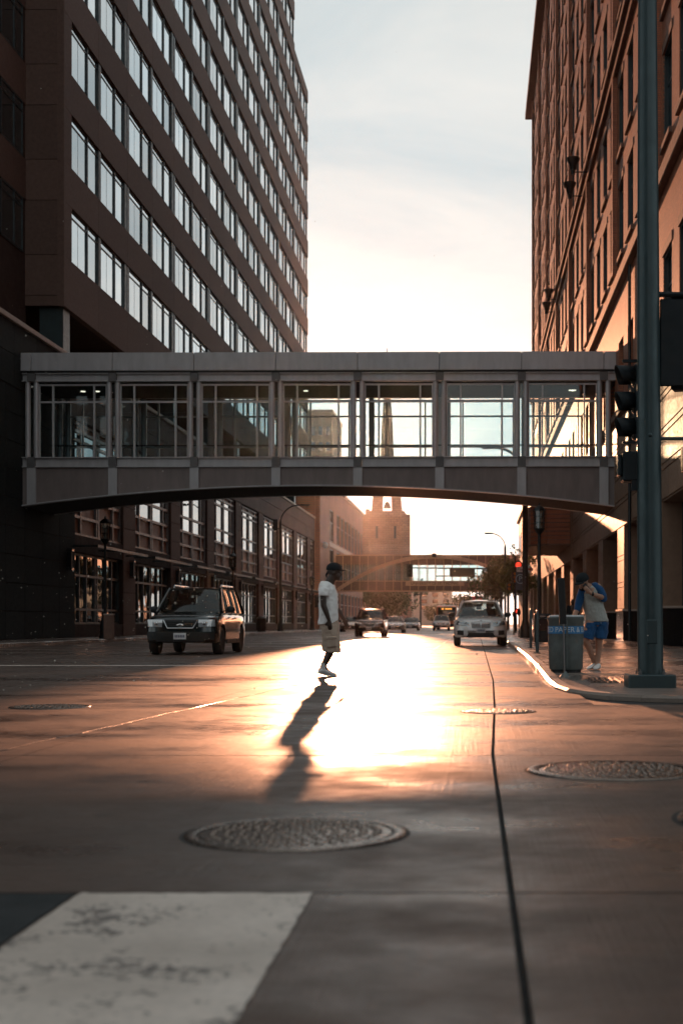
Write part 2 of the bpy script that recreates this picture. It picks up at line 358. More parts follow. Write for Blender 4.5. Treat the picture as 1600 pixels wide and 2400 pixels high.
# worn white markings, sheets lying on the slabs
rj = random.Random(9); EL = [(-1.235 + rj.uniform(-.003, .005), -1.9 + .0625 * k, .004) for k in range(100)]; ER = [(-.505 + rj.uniform(-.005, .003), -1.9 + .0625 * k, .004) for k in range(100)]
stripe = MB().add(EL + [(-1.23 + .0345 * k, 4.283 + rj.uniform(-.010, .0), .004) for k in range(1, 21)] + ER[::-1], [tuple(range(220))])
struct('crosswalk_stripe_marking', stripe, M['paint'])
lane = MB()
for k in range(11): lane.box(-1.36, -1.24, 31 + 12 * k, 40 + 12 * k, .001, .005)
lane.box(-9.3, -9.18, 60, 170, .001, .005)
lane.box(-16.0, -2.95, 27.0, 27.35, .001, .005)
struct('lane_marking', lane, M['paint'])
seal = MB(); rs = random.Random(3)
pts = [(-3.3 + .075 * (y - 7) + rs.uniform(-.02, .02), y, .0) for y in [6 + .45 * k for k in range(34)]]
seal.tube(pts, [rs.uniform(.002, .006) for _ in pts], 6)
struct('crack_seal_line', seal, M['road'])
# kerbs
def zs(y):
    t = min(1, max(0, (y - 16.2) / 7.5)); return .035 + .095 * t * t * (3 - 2 * t)
def kerb_path():
    p = [(KR, y) for y in (200, 150, 110, 80, 66, 58, 52, 46)]
    p += [(1.22, 41), (1.19, 37), (1.16, 33), (1.13, 30), (1.09, 27), (1.06, 24.5), (1.03, 22.5), (1.01, 20.5), (1.0, 18.8), (1.03, 17.6), (1.12, 16.7), (1.28, 16.05), (1.52, 15.55), (1.85, 15.2), (2.3, 14.98)]
    p += [(3.2, 14.85), (5.5, 14.7), (8.5, 14.6), (14, 14.5), (26, 14.4)]
    return p
KP = kerb_path()
def offs(P, d):
    Q = []
    for i, p in enumerate(P):
        a = Vector(P[max(i-1, 0)]); b = Vector(P[min(i+1, len(P)-1)]); t = (b - a).normalized(); Q.append((p[0] - t.y * d, p[1] + t.x * d))
    return Q
KI = offs(KP, .17)
kerb = struct('kerb_right', MB().box(8, 8.01, 14.9, 14.91, -.03, -.02), M['kerb'])
for i in range(len(KP) - 1):
    (ax, ay), (bx, by) = KP[i], KP[i+1]; (cx, cy), (dx, dy) = KI[i], KI[i+1]
    m = Vector(((ax+bx)/2, (ay+by)/2, 0)); g = .004
    def L(p, q, s): return (p[0] + (q[0]-p[0]) * s, p[1] + (q[1]-p[1]) * s)
    A, B, C, D = L(KP[i], KP[i+1], .004), L(KP[i], KP[i+1], .996), L(KI[i], KI[i+1], .004), L(KI[i], KI[i+1], .996)
    za, zb = zs(ay) + .012, zs(by) + .012
    mb = MB().add([(A[0],A[1],-.03),(B[0],B[1],-.03),(D[0],D[1],-.03),(C[0],C[1],-.03),(A[0],A[1],za-.03),(B[0],B[1],zb-.03),
                   (A[0]*.8+C[0]*.2,A[1]*.8+C[1]*.2,za),(B[0]*.8+D[0]*.2,B[1]*.8+D[1]*.2,zb),(D[0],D[1],zb),(C[0],C[1],za)],
                  [(0,1,5,4),(4,5,7,6),(6,7,8,9),(3,2,8,9),(0,4,6,9,3),(1,2,8,7,5),(0,3,2,1)])
    mb.v = [tuple(Vector(v) - m) for v in mb.v]
    put('kerb_stone', mb, M['kerb'], kerb, m, smooth=25)
# right sidewalk: sloped corner sheet, then paving slabs
corner = MB(); P = [p for p in KI if p[1] < 24.6 and p[0] < 26]
inner = [(FR + 20, p[1]) for p in P]
cols = 14
for i in range(len(P) - 1):
    for k in range(cols):
        def q(i, k):
            x0, y0 = P[i]; yy = max(y0, 14.4); f = (k / cols) ** 1.3; x = x0 + (26 - x0) * f; y = y0
            return (x, y, zs(y) + .002 * (1 if k else 1))
        corner.quad(q(i,k), q(i+1,k), q(i+1,k+1), q(i,k+1))
struct('sidewalk_corner', corner, M['walk'], smooth=60)
walk = struct('sidewalk_right', MB().box(KR + .02, FR + .9, 24.45, 300, -.03, .10), M['joint'])
y = 24.5
while y < 78:
    for (x0, x1) in ((KR + .03, 2.9), (2.9, 4.45), (4.45, FR)):
        a, b = (x1 - x0) / 2 - .003, 1.6 / 2 - .003
        put('paving_slab', MB().box(-a, a, -b, b, -.04, 0).mesh('paving_slab', M['walk']), None, walk, ((x0+x1)/2, y + .8, .135 + random.uniform(-.002, .002)))
    y += 1.6
put('paving_sheet', MB().box(KR + .17, FR + .5, y, 299, .1, .134), M['walk'], walk)
wl = struct('sidewalk_left', MB().box(FL - 2, KL - .18, 15, 300, -.03, .10), M['joint'])
y = 44
while y < 170:
    for (x0, x1) in ((FL, -17.9), (-17.9, KL - .18)):
        put('paving_slab', MB().box(x0 + .006, x1 - .006, y + .006, y + 2.994, .09, .135).mesh('paving_slab', M['walk']), None, wl)
    y += 3
put('paving_sheet', MB().box(FL - .5, KL - .18, 15.1, 43.99, .1, .134), M['walk'], wl)
put('paving_sheet', MB().box(FL - .5, KL - .18, 170.01, 299, .1, .134), M['walk'], wl)
kl = struct('kerb_left', MB().box(KL - .15, KL - .05, 15, 16, -.03, .1), M['kerb'])
for k in range(47):
    y = 16 + 3.2 * k
    put('kerb_stone', MB().box(-.09, .09, -1.594, 1.594, -.03, .142).mesh('kerb_stone', M['kerb'], bevel=.02), None, kl, (KL - .09, y + 1.6, 0))
# tactile ramp plate with raised bars
tp = root('tactile_plate', (1.95, 18.6, zs(18.6)), 'ribbed cast iron tactile plate at the kerb ramp by the recycling bin', 'ramp plate')
M['iron'] = mat('cast_iron', (.20, .155, .13), .24, .8, var=.25, vs=12, bs=60, bstr=.3)
sl = math.atan2(zs(19) - zs(18.2), .8)
pl = sub('plate', MB().box(-.42, .42, -.5, .5, .004, .012), M['iron'], tp); pl.rotation_euler = (sl, 0, 0)
for k in range(11):
    o = sub('rib', MB().box(-.014, .014, -.46, .46, .012, .030), M['iron'], tp, (-.36 + .072 * k, 0, 0)); o.rotation_euler = (sl, 0, 0)
# manhole covers
def manhole(x, y, r, label, seed, rim=.006):
    rt = root('manhole_cover', (x, y, 0), label, 'manhole cover', 'manhole covers in the road')
    sub('rim', MB().lathe([(r*.885,-.02),(r*.885,rim),(r*.93,rim+.004),(r*.985,rim),(r,.001),(r,-.02)], 56, cap=False), M['iron'], rt, smooth=30)
    sub('gap', MB().lathe([(r*.872,.0015),(r*.89,.0015)], 56, cap=False).lathe([(r*.995,.0012),(r*1.035,.0012)], 56, cap=False), M['joint'], rt)
    sub('lid', MB().lathe([(r*.865,-.02),(r*.865,.004),(r*.85,.006),(0.001,.006)], 56, cap=False), M['iron'], rt, smooth=30)
    st = MB(); rr = random.Random(seed); n = 0; k = 1
    while k * .055 < r * .83:
        m = int(2 * math.pi * k)
        for i in range(m):
            a = 2 * math.pi * i / m + k * .37; q = k * .055; h = rr.uniform(.004, .009)
            st.lathe([(.019,.004),(.015,.006+h*.7),(.006,.006+h)], 6, (q*math.cos(a), q*math.sin(a), 0))
        k += 1
    o = sub('stud_pattern', st, M['iron'], rt, smooth=60); o['kind'] = 'stuff'
    return rt
manhole(-.72, 5.5, .445, 'largest studded manhole cover, nearest the white crosswalk stripe', 1)
manhole(.80, 7.85, .50, 'dark studded manhole cover beside the long road joint, below the grey pole', 2, .010)
manhole(-4.29, 13.8, .40, 'manhole cover in the shaded road at the left edge', 3)
manhole(.23, 13.1, .36, 'small sunlit manhole cover straddling the joint ahead of the kerb ramp', 4)
manhole(1.53, 5.85, .66, 'wide round cover cut off by the right edge of the picture', 5, .016)
# ------------------------------------------------------------------ left: office tower on its podium
ob = root('office_building', (FL, 60, 0), 'tall brown office block with rows of mirrored windows above a glazed street front', 'building')
Y0, Y1, PT = 52.0, 167.0, 13.6
bays = [66.9 + 11.95 * k for k in range(8)] + [162.5]
wins = [(b, min(b + 9.25, 166.5)) for b in bays]
ys = [Y0]; hidx = []
for a, b in wins:
    if a > ys[-1] + .01: ys.append(a)
    hidx.append(len(ys) - 1); ys.append(b)
ys.append(Y1); zl = [0, .78, 4.35, 5.2, 10.85, PT]
holes = set()
for i in hidx: holes |= {(i, 1), (i, 3)}
body = wall_grid(MB(), FL, 1, ys, zl, holes, .45)
body.box(-70, FL - .46, Y0 + .02, Y1 - .02, 0, PT - .02)
body.quad((FL,Y0,0),(FL-4,Y0,0),(FL-4,Y0,PT),(FL,Y0,PT)); body.quad((FL,Y1,0),(FL-4,Y1,0),(FL-4,Y1,PT),(FL,Y1,PT))
put('podium_wall', body, M['panel_wall'], ob)
M['parapet'] = mat('pale_stone_coping', (.46, .36, .30), .6, var=.1)
put('coping', MB().box(FL - .6, FL + .16, Y0 - .1, 65.2, PT, PT + .22), M['parapet'], ob, bevel=.02)
put('coping', MB().box(FL - .6, FL + .16, 65.21, Y1 + .1, PT, PT + .22), M['parapet'], ob, bevel=.02)
# cladding panels on the piers and on the band over the windows
def cache(d, key, fn):
    if key not in d: d[key] = fn()
    return d[key]
pc = {}
def panel(nm, x, y0, y1, z0, z1, mt, g=.012, t=.04, face=1):
    key = (nm, round(y1 - y0, 2), round(z1 - z0, 2), mt.name)
    me = cache(pc, key, lambda: MB().box(0, t, g, y1 - y0 - g, g, z1 - z0 - g).mesh(nm, mt, bevel=.006))
    return put(nm, me, None, ob if face > 0 else rb, (x if face > 0 else x - t, y0, z0))
edges = [Y0] + [q for w_ in wins for q in w_] + [Y1]
zp = [.15, 1.35, 2.55, 3.75, 4.95, 6.15, 7.35, 8.55, 9.75, 10.87]
for i in range(0, len(edges), 2):
    a, b = edges[i], edges[i+1]
    n = max(1, round((b - a) / 2.7))
    for k in range(n):
        for j in range(len(zp) - 1):
            panel('pier_panel', FL, a + (b-a)*k/n, a + (b-a)*(k+1)/n, zp[j], zp[j+1], M['panel_shaded'] if i == 0 else M['panel'])
for k in range(38):
    a = Y0 + (Y1 - Y0) * k / 38; b = Y0 + (Y1 - Y0) * (k+1) / 38
    mt = M['panel_shaded'] if b < 66.5 else M['panel']; panel('cladding_panel', FL, a, b, 10.9, 12.25, mt); panel('cladding_panel', FL, a, b, 12.25, PT, mt)
# two-storey glazing of each bay
def bay_frame(wd, h, vs, hs, bar=.11, dp=.16):
    mb = MB()
    for v in vs: mb.box(-dp, 0, max(0, v - bar/2), min(wd, v + bar/2), 0, h)
    for i, z in enumerate(hs):
        mb.box(-dp + .012, -.012, 0, wd, max(0, z - bar/2), min(h, z + bar/2))
    return mb
for n, (a, b) in enumerate(wins):
    wd = b - a
    vs = [0.05, wd * .17, wd * .48, wd * .52, wd * .83, wd - .05] if wd > 5 else [.05, wd * .4, wd - .05]
    hs = [.05, .94, 1.87, 2.85, 4.75, 5.2, 5.6]
    wn = put('upper_window', bay_frame(wd, 5.65, vs, hs, .15), M['frame_light'], ob, (FL - .12, a, 5.2))
    cols_ = [(vs[i], vs[i+1]) for i in range(len(vs) - 1) if vs[i+1] - vs[i] > .5]
    for (c0, c1) in cols_:
        put('spandrel_panel', MB().box(-.05, 0, c0, c1, .02, 1.84), M['spandrel'], wn, (FL - .26, a, 5.2))
        put('header_panel', MB().box(-.05, 0, c0, c1, 5.2, 5.63), M['spandrel'], wn, (FL - .26, a, 5.2))
        put('pane', MB().quad((0,c0,1.87),(0,c1,1.87),(0,c1,5.2),(0,c0,5.2)), M['shopglass'], wn, (FL - .22, a, 5.2))
    hs2 = [.05, .75, 2.45, 3.5]
    sf = put('shopfront', bay_frame(wd, 3.57, vs + [wd * .31, wd * .69] if wd > 5 else vs, hs2, .11), M['frame'], ob, (FL - .2, a, .78))
    for (c0, c1) in cols_:
        put('pane', MB().quad((0,c0,.05),(0,c1,.05),(0,c1,3.52),(0,c0,3.52)), M['shopglass'], sf, (FL - .29, a, .78))
    # glass canopy on steel arms
    cn = put('canopy', MB().box(0, .08, .1, wd + 1.0, -.09, .05).box(-1.15, 0, .1, .2, -.06, .02).box(-1.15, 0, wd * .5, wd*.5 + .1, -.06, .02).box(-1.15, 0, wd + .9, wd + 1.0, -.06, .02), M['frame'], ob, (FL + 1.2, a - .5, 4.62))
    put('canopy_glass', MB().quad((-1.15,.1,.25),(-1.15,wd+1,.25),(.04,wd+1,.06),(.04,.1,.06)), M['clearglass'], cn, (FL + 1.2, a - .5, 4.62))
    # wall lamp on the pier
    wlm = put('wall_lamp', MB().box(0, .22, -.13, .13, -.38, .38), M['plastic'], ob, (FL + .04, a - 1.25, 3.9), bevel=.02)
    for s in (-1, 1): put('lamp_cap', MB().box(0, .28, -.16, .16, -.07, .07), M['chrome'], wlm, (FL + .04, a - 1.25, 3.9 + s * .46), bevel=.015)
# recess and columns between podium and tower
for k in range(9):
    y = 65.6 + 12 * k
    if y < 160: put('recess_column', MB().box(FL - 1.3, FL - .15, y, y + 1.1, PT, 16.02), M['teal'], ob, bevel=.03)
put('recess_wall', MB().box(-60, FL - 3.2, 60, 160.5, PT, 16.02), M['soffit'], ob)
# tower: walls behind, spandrel panels, windows
TZ, PH, WH, TB = 18.45, 4.55, 2.6, 16.0
put('tower_core', MB().box(-60, FL - .3, 65.35, 147, TB + .01, 92).box(-60, FL - .3, 147.01, 160.75, TB + .01, 63), M['panel_wall'], ob)
put('setback_wing', MB().box(-60, FL - 1.85, 40, 65.3, PT + .3, 92), M['panel_wall'], ob)
fm = {}
def tower_window(wd):
    def mk():
        f = MB(); f.box(-.05,.06,0,.10,0,WH); f.box(-.05,.06,wd-.10,wd,0,WH); f.box(-.05,.0,0,wd,0,.06); f.box(-.05,.0,0,wd,WH-.06,WH)
        f.box(-.05,.04,wd*.6-.06,wd*.6+.06,0,WH); f.box(-.05,-.005,0,wd,WH*.86-.04,WH*.86+.04)
        f.box(-.05,-.028,wd*.3-.012,wd*.3+.012,.07,WH*.86)
        pw = MB().quad((0,.08,.05),(0,wd*.6,.05),(0,wd*.6,WH*.86),(0,.08,WH*.86)); pn = MB().quad((0,wd*.6,.05),(0,wd-.08,.05),(0,wd-.08,WH*.86),(0,wd*.6,WH*.86))
        tr = MB().quad((0,.08,WH*.86),(0,wd-.08,WH*.86),(0,wd-.08,WH-.04),(0,.08,WH-.04))
        return f.mesh('window', M['frame']), pw.mesh('pane', M['towerglass']), pn.mesh('pane', M['towerglass']), tr.mesh('transom_pane', M['towerglass'])
    return cache(fm, wd, mk)
def vis(z, y): return z < CH + .456 * y + 3
for k in range(8):
    ya = 65.3 + 11.93 * k; w1 = 66.5 if k == 0 else ya + .45; wd = round((ya + 11.93 - .45 - w1 - .3) / 2, 3)
    top = 10 if k == 7 else 16
    for r in range(top):
        z = TZ + PH * r
        if not vis(z, ya + 12): continue
        for q in range(2):
            y = w1 + q * (wd + .3)
            f, pw, pn, tr = tower_window(wd)
            o = put('window', f, None, ob, (FL - .11, y, z))
            for me in (pw, pn): put('pane', me, None, o, (FL - .145, y, z))
            put('transom_pane', tr, None, o, (FL - .145, y, z))
        put('mullion', cache(pc, 'mul', lambda: MB().box(-.3, -.04, 0, .3, 0, WH).mesh('mullion', M['frame'])), None, ob, (FL, w1 + wd, z))
        if k: put('window_pier', cache(pc, 'mul2', lambda: MB().box(-.3, -.04, -.45, -.08, 0, WH).box(-.3, -.04, .08, .45, 0, WH).box(-.3,-.12,-.08,.08,0,WH).mesh('window_pier', M['frame'])), None, ob, (FL, ya, z))
        else: put('corner_panel', MB().box(-.3, .0, 65.3, 66.5, 0, WH), M['panel'], ob, (FL, 0, z))
    for r in range(top + 1):
        z1 = TZ + PH * r; z0 = TB if r == 0 else z1 - PH + WH
        if r == top: z1 = z0 + 1.4
        if not vis(z0, ya + 12): continue
        for q in range(2):
            a = ya + q * 5.965
            panel('spandrel_panel', FL - .30, a, a + 5.965, z0, z1, M['panel'], .012, .30)
# frontal return of the tower beside the setback wing, with the wing's windows
for r in range(-1, 5):
    z = TZ + PH * r; z0 = TB if r < 0 else z - (PH - WH) if r > 0 else TZ
    for (za, zb) in ((z, z + WH), (z + WH, z + PH)):
        za = max(za, TB)
        if zb <= za + .1: continue
        put('return_panel', MB().box(FL - 1.9 + .01, FL - .31, 65.22, 65.3, za + .012, zb - .012), M['panel'], ob, bevel=.005)
    if r >= 0:
        for k in range(3):
            o = put('wing_window', bay_frame(3.0, WH, [.05, 1.8, 2.95], [.05, WH * .82, WH - .05], .1), M['frame'], ob, (FL - 1.8, 55.4 + 3.2 * k, z))
            put('pane', MB().quad((0,0,0),(0,3,0),(0,3,WH),(0,0,WH)), M['darkglass'], o, (FL - 1.84, 55.4 + 3.2 * k, z))
        for k in range(2): panel('wing_panel', FL - 1.85, 53.5 + 5.9 * k, 59.4 + 5.9 * k, z + WH, z + PH, M['panel'])
put('corner_post', MB().box(FL - .31, FL - .005, 65.23, 65.31, TB, 40), M['panel'], ob)
# ------------------------------------------------------------------ brick block beyond the podium
bb = root('brick_block', (FL, 168, 0), 'orange brick block with tall window strips beyond the brown podium', 'building')
ysb = [167.6, 180.5, 190, 193]; hb = {(1, 1), (1, 3), (1, 5)}
for k in range(8): ysb += [193 + 5.8 * k + 1.1, 193 + 5.8 * (k + 1)]
zb_ = [0, 1, 5.2, 6.2, 11.0, 12.0, 16.4, 19.6]
for k in range(8): hb |= {(3 + 2*k + 1 - 0, j) for j in (1, 3, 5)}
mb = wall_grid(MB(), FL, 1, ysb, zb_, hb, .35)
mb.box(-60, FL - .36, 167.65, ysb[-1], 0, 19.5); mb.quad((FL,167.6,0),(FL-5,167.6,0),(FL-5,167.6,19.6),(FL,167.6,19.6))
mb.quad((FL,ysb[-1],0),(FL-5,ysb[-1],0),(FL-5,ysb[-1],19.6),(FL,ysb[-1],19.6))
put('wall', mb, M['brick2'], bb)
put('brick_pier', MB().box(FL, FL + .55, 168.2, 179.6, 0, 21.5), M['brick2'], bb)
put('coping', MB().box(FL - .5, FL + .25, 180, ysb[-1], 19.6, 20.0), M['parapet'], bb)
put('band', MB().box(FL, FL + .12, 180, ysb[-1], 11.2, 11.8), M['parapet'], bb)
put('camera_dome', MB().ell((FL + .9, 171, 10.6), .35, .35, .4).box(FL + .5, FL + .9, 170.9, 171.1, 10.9, 11.0), M['plate'], bb, smooth=60)
for (i, j) in sorted(hb):
    a, b, z0, z1 = ysb[i], ysb[i+1], zb_[j], zb_[j+1]; wd = b - a
    o = put('window', bay_frame(wd, z1 - z0, [.06, wd/3, wd*2/3, wd - .06], [.06, (z1-z0)*.6, z1-z0-.06], .16), M['frame_light'], bb, (FL - .1, a, z0))
    put('pane', MB().quad((0,0,0),(0,wd,0),(0,wd,z1-z0),(0,0,z1-z0)), M['shopglass'], o, (FL - .2, a, z0))
# ------------------------------------------------------------------ church tower
CY = 330.0
ct = root('church_tower', (PX(904, CY), CY, 0), 'rough stone church tower with belfry and spire seen behind the far footbridge', 'church tower')
cx = PX(904, CY); hw = 4.9; sh = PZ(1203, CY)
put('shaft', MB().loft([[(cx-h,CY-h+5,z),(cx+h,CY-h+5,z),(cx+h,CY+h+5,z),(cx-h,CY+h+5,z)] for h, z in ((6.3,0),(6.1,12),(5.6,PZ(1300,CY)),(5.0,PZ(1275,CY)),(5.0,sh-.8),(4.4,sh+.6))]), M['church'], ct)
for s in (-1, 1):
    put('buttress', MB().loft([[(cx+s*4.9-.9,CY-w_,z),(cx+s*4.9+.9*1,CY-w_,z),(cx+s*4.9+.9,CY+2,z),(cx+s*4.9-.9,CY+2,z)] for w_, z in ((1.6,0),(1.4,PZ(1300,CY)),(.7,PZ(1280,CY)),(.5,sh-.3))]), M['church'], ct)
    put('slit_window', MB().box(cx+s*1.1*2.0-.25, cx+s*1.1*2.0+.25, CY-.06, CY+.2, PZ(1262,CY), PZ(1233,CY)), M['soffit'], ct)
bz = PZ(1172, CY) + 2.5
for sx in (-1, 1):
    for sy in (0, 1):
        put('belfry_pier', MB().loft([[(cx+sx*a,CY+1.2+sy*6.4,z),(cx+sx*b,CY+1.2+sy*6.4,z),(cx+sx*b,CY+2.6+sy*5.4,z),(cx+sx*a,CY+2.6+sy*5.4,z)] for a, b, z in ((1.3,3.6,sh+.5),(1.2,3.1,bz))]), M['church'], ct)
put('belfry_cornice', MB().box(cx-3.3, cx+3.3, CY+.9, CY+9, bz, bz+1.2), M['church'], ct, bevel=.2)
put('spire', MB().loft([[(cx+r*math.cos(a*math.pi/4+.39), CY+5+r*math.sin(a*math.pi/4+.39), z) for a in range(8)] for r, z in ((2.7,bz+1.2),(1.75,PZ(1070,CY)),(1.35,PZ(980,CY)),(.25,PZ(850,CY)))]), M['slate'], ct)
put('finial', MB().tube([(cx,CY+5,PZ(855,CY)),(cx,CY+5,PZ(806,CY))],[.14,.10],6).box(cx-.5,cx+.5,CY+4.9,CY+5.1,PZ(820,CY)-.1,PZ(820,CY)+.1), M['black'], ct)
put('bell', MB().lathe([(1.0,sh+1.6),(.85,sh+1.9),(.6,sh+2.8),(.2,sh+3.2)], 14, (cx, CY+5, 0)), M['iron'], ct, smooth=40)
put('merlon', MB().box(cx-4.9, cx-4.0, CY+.05, CY+.5, sh-.2, sh+1.0), M['church'], ct)
# ------------------------------------------------------------------ far blocks
def far_block(name, u0, u1, vtop, Y, dep, label, rows, colsn, cat='building'):
    x0, x1, z1 = PX(u0, Y), PX(u1, Y), PZ(vtop, Y)
    rt = root(name, ((x0+x1)/2, Y, 0), label, cat)
    put('wall', MB().box(x0, x1, Y, Y + dep, 0, z1), M['far'], rt)
    put('parapet', MB().box(x0-.3, x1+.3, Y-.3, Y+dep+.3, z1, z1+1), M['far'], rt)
    for i in range(colsn):
        for j in range(rows):
            wx = (x1-x0)/colsn; wz = (z1-8)/rows; xa = x0 + wx*(i+.25); za = 6 + wz*j
            put('window', cache(pc, (name,), lambda: MB().box(0, wx*.5, -.12, .1, 0, wz*.55).mesh('window', M['darkglass'])), None, rt, (xa, Y, za))
    return rt
far_block('apartment_block', 690, 778, 968, 420, 30, 'pale high apartment block seen through the middle of the near skyway', 12, 5)
far_block('beige_block', 905, 1057, 1371, 520, 30, 'plain beige block closing the street under the far footbridge', 3, 6)

# ------------------------------------------------------------------ unseen blocks added behind the viewer to cut skylight and show in the glass
def rear_block(name, x0, x1, y0, y1, h, label, nx, nz):
    rt = root(name, ((x0+x1)/2, y0, 0), label, 'building')
    put('wall', MB().box(x0, x1, y1, y0, 0, h), M['panel_wall'], rt)
    wx = (x1 - x0) / nx; wz = (h - 6) / nz
    for i in range(nx):
        for j in range(nz):
            put('window', cache(pc, (name,), lambda: MB().box(0, wx*.55, -.05, .06, 0, wz*.62).mesh('window', M['towerglass'])), None, rt, (x0 + wx*(i+.22), y0, 5 + wz*j))
rear_block('added_tower', -52, -9, -26, -60, 44, 'unseen dark striped tower added across the junction, mirrored in the skyway glass', 14, 12)
rear_block('added_corner_block', 4, 44, -28, -60, 18, 'unseen lower dark block added across the junction behind the right corner', 12, 5)
# ------------------------------------------------------------------ right: red brick building with stone base
rb = root('brick_building', (FR, 90, 0), 'tall red brick building with deep windows over a stone and granite street front', 'building')
RY0, RY1, RT, GZ = 28.0, 145.6, 55.0, 9.35
piers = [(34.5, 37), (44.0, 46.6), (55.0, 57.5), (64.0, 66.5), (73.5, 76)] + [(83.5 + 9.5*k, 86 + 9.5*k) for k in range(7)]
ysr = [RY0]; hr = set()
for a, b in piers:
    hr.add(len(ysr) - 1); ysr += [a, b]
hr.add(len(ysr) - 1); ysr.append(RY1)
gw = wall_grid(MB(), FR, -1, ysr, [0, 4.75, GZ], {(i, 0) for i in hr}, .75)
put('street_front', gw, M['stone'], rb)
put('recess_glazing', MB().box(FR + .75, FR + .8, RY0, RY1, 0, 4.75), M['darkglass'], rb)
for (i) in sorted(hr):
    a, b = ysr[i], ysr[i+1]; n = max(2, round((b - a) / 1.6)); f = MB()
    for k in range(n + 1): f.box(FR + .62, FR + .745, a + (b-a)*k/n - .05, a + (b-a)*k/n + .05, .15, 4.74)
    for z in (.3, 2.6, 4.6): f.box(FR + .64, FR + .742, a, b, z - .06, z + .06)
    put('recess_frame', f, M['frame'], rb)
for a, b in piers:
    put('granite_base', MB().box(FR - .09, FR + .76, a - .05, b + .05, .1, 1.32), M['granite'], rb, bevel=.015)
    put('base_ledge', MB().box(FR - .13, FR + .77, a - .08, b + .08, 1.322, 1.40), M['parapet'], rb, bevel=.01)
# stone panels with open joints
yy = 36.6
RS = [(4.80, 5.72), (5.74, 5.92), (5.94, 6.86), (6.88, 7.06), (7.08, 8.0), (8.02, 8.2), (8.22, 9.3)]
while yy < 84:
    for (z0, z1) in RS:
        panel('stone_panel', FR, yy, yy + 1.9, z0, z1, M['stone'], .012, .05, -1)
    yy += 1.9
for a, b in piers[:6]:
    for (z0, z1) in ((1.42, 2.3), (2.3, 2.5), (2.5, 3.4), (3.4, 3.6), (3.6, 4.78)):
        for k in range(2): panel('pier_stone', FR, a + (b-a)/2*k, a + (b-a)/2*(k+1), z0, z1, M['stone'], .012, .05, -1)
put('stone_panels_beyond', MB().box(FR - .05, FR, 84.3, RY1, 4.8, 9.3), M['stone'], rb)
# brick floors
rows = [(9.7, 12.6, 0), (16.1, 19.1, 0), (20.4, 23.4, 0)] + [(26.2 + 4.1*k, 28.8 + 4.1*k, 1) for k in range(7)]
NB, PW, WW = 33, 3.42, 1.9
wy = [(31.7 + PW*k, 31.7 + WW + PW*k) for k in range(NB)]
ysb2 = [RY0]
for a, b in wy: ysb2 += [a, b]
ysb2.append(RY1); zb2 = [GZ]
for a, b, _ in rows: zb2 += [a, b]
zb2.append(RT)
hh = {(2*i+1, 2*j+1) for i in range(NB) for j in range(len(rows))}
bw_ = wall_grid(MB(), FR, -1, ysb2, zb2, hh, .20)
put('brick_wall', bw_, M['brick'], rb)
put('core', MB().box(FR + .81, 45, RY0, RY1, 0, GZ).box(FR + .21, 45, RY0, RY1, GZ + .01, RT - .05), M['panel_wall'], rb)
put('end_wall', MB().box(FR + .002, FR + .80, RY0 - .02, RY0 - .005, 0, RT).box(FR + .002, FR + .80, RY1 + .005, RY1 + .02, 0, RT), M['brick'], rb)
for z, d, h in ((14.7, .24, .45), (15.2, .12, .3), (24.1, .18, .4), (24.55, .34, .30), (9.36, .22, .30), (RT - .5, .7, .6)):
    put('cornice', MB().box(FR - d, FR + .003, RY0, RY1, z, z + h), M['stone_trim'], rb, bevel=.03)
for k in range(0, NB, 4):
    y = 31.7 + PW*k - .97
    put('pilaster', MB().box(FR - .2, FR + .002, y, y + .42, 15.65, 24.05), M['brick'], rb)
    put('pilaster', MB().box(FR - .2, FR + .002, y, y + .42, 24.95, RT - .55), M['brick'], rb)
rwc = {}
for j, (z0, z1, kd) in enumerate(rows):
    for (a, b) in wy:
        if not vis(z0 - 1, b) or (z1 < 13 and 46 < a): continue
        h = z1 - z0
        fr = cache(rwc, ('f', h), lambda: bay_frame(WW, h, [.05, WW/2, WW-.05], [.05, h*.66, h-.05], .09, .05).box(-.15, -.04, WW-.06, WW-.005, 0, h).box(-.15, -.04, .005, .06, 0, h).box(-.15, -.04, .06, WW-.06, h - .06, h - .005).mesh('window', M['frame']))  # dark jamb and head lining paints the shade in the brick reveals
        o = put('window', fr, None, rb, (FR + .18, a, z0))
        put('pane', cache(rwc, ('p', h), lambda: MB().quad((0,0,0),(0,WW,0),(0,WW,h),(0,0,h)).mesh('pane', M['darkglass'])), None, o, (FR + .155, a, z0))
        put('sill', cache(rwc, 's', lambda: MB().box(-.12, .15, -.10, WW+.10, -.2, -.003).mesh('sill', M['stone_trim'], bevel=.015)), None, o, (FR, a, z0))
        put('lintel', cache(rwc, 'l', lambda: MB().box(-.03, .12, -.12, WW+.12, .003, .3).mesh('lintel', M['stone_trim'], bevel=.01)), None, o, (FR, a, z1))
# projecting bay over the sidewalk
by = 92.0
bay = MB(); prof = [(FR + .002, by - 6), (4.6, by - 6), (3.6, by - 5), (3.35, by - 3), (3.35, by + 5), (3.6, by + 7), (FR + .002, by + 8)]
bay.prism(prof, 'z', 5.75, 8.3)
put('projecting_bay', bay, M['stone_trim'], rb)
for k in range(9):
    pr = [(x - (.05 if x < 6 else 0), y + (-.05 if y < by else .05)) for x, y in prof]
    put('bay_course', MB().prism(pr, 'z', 5.85 + .27*k, 6.06 + .27*k), M['brick'], rb)
put('drainpipe', MB().tube([(FR - .12, 52.4, .15), (FR - .12, 52.4, 14.6)], .06, 8), M['black'], rb)
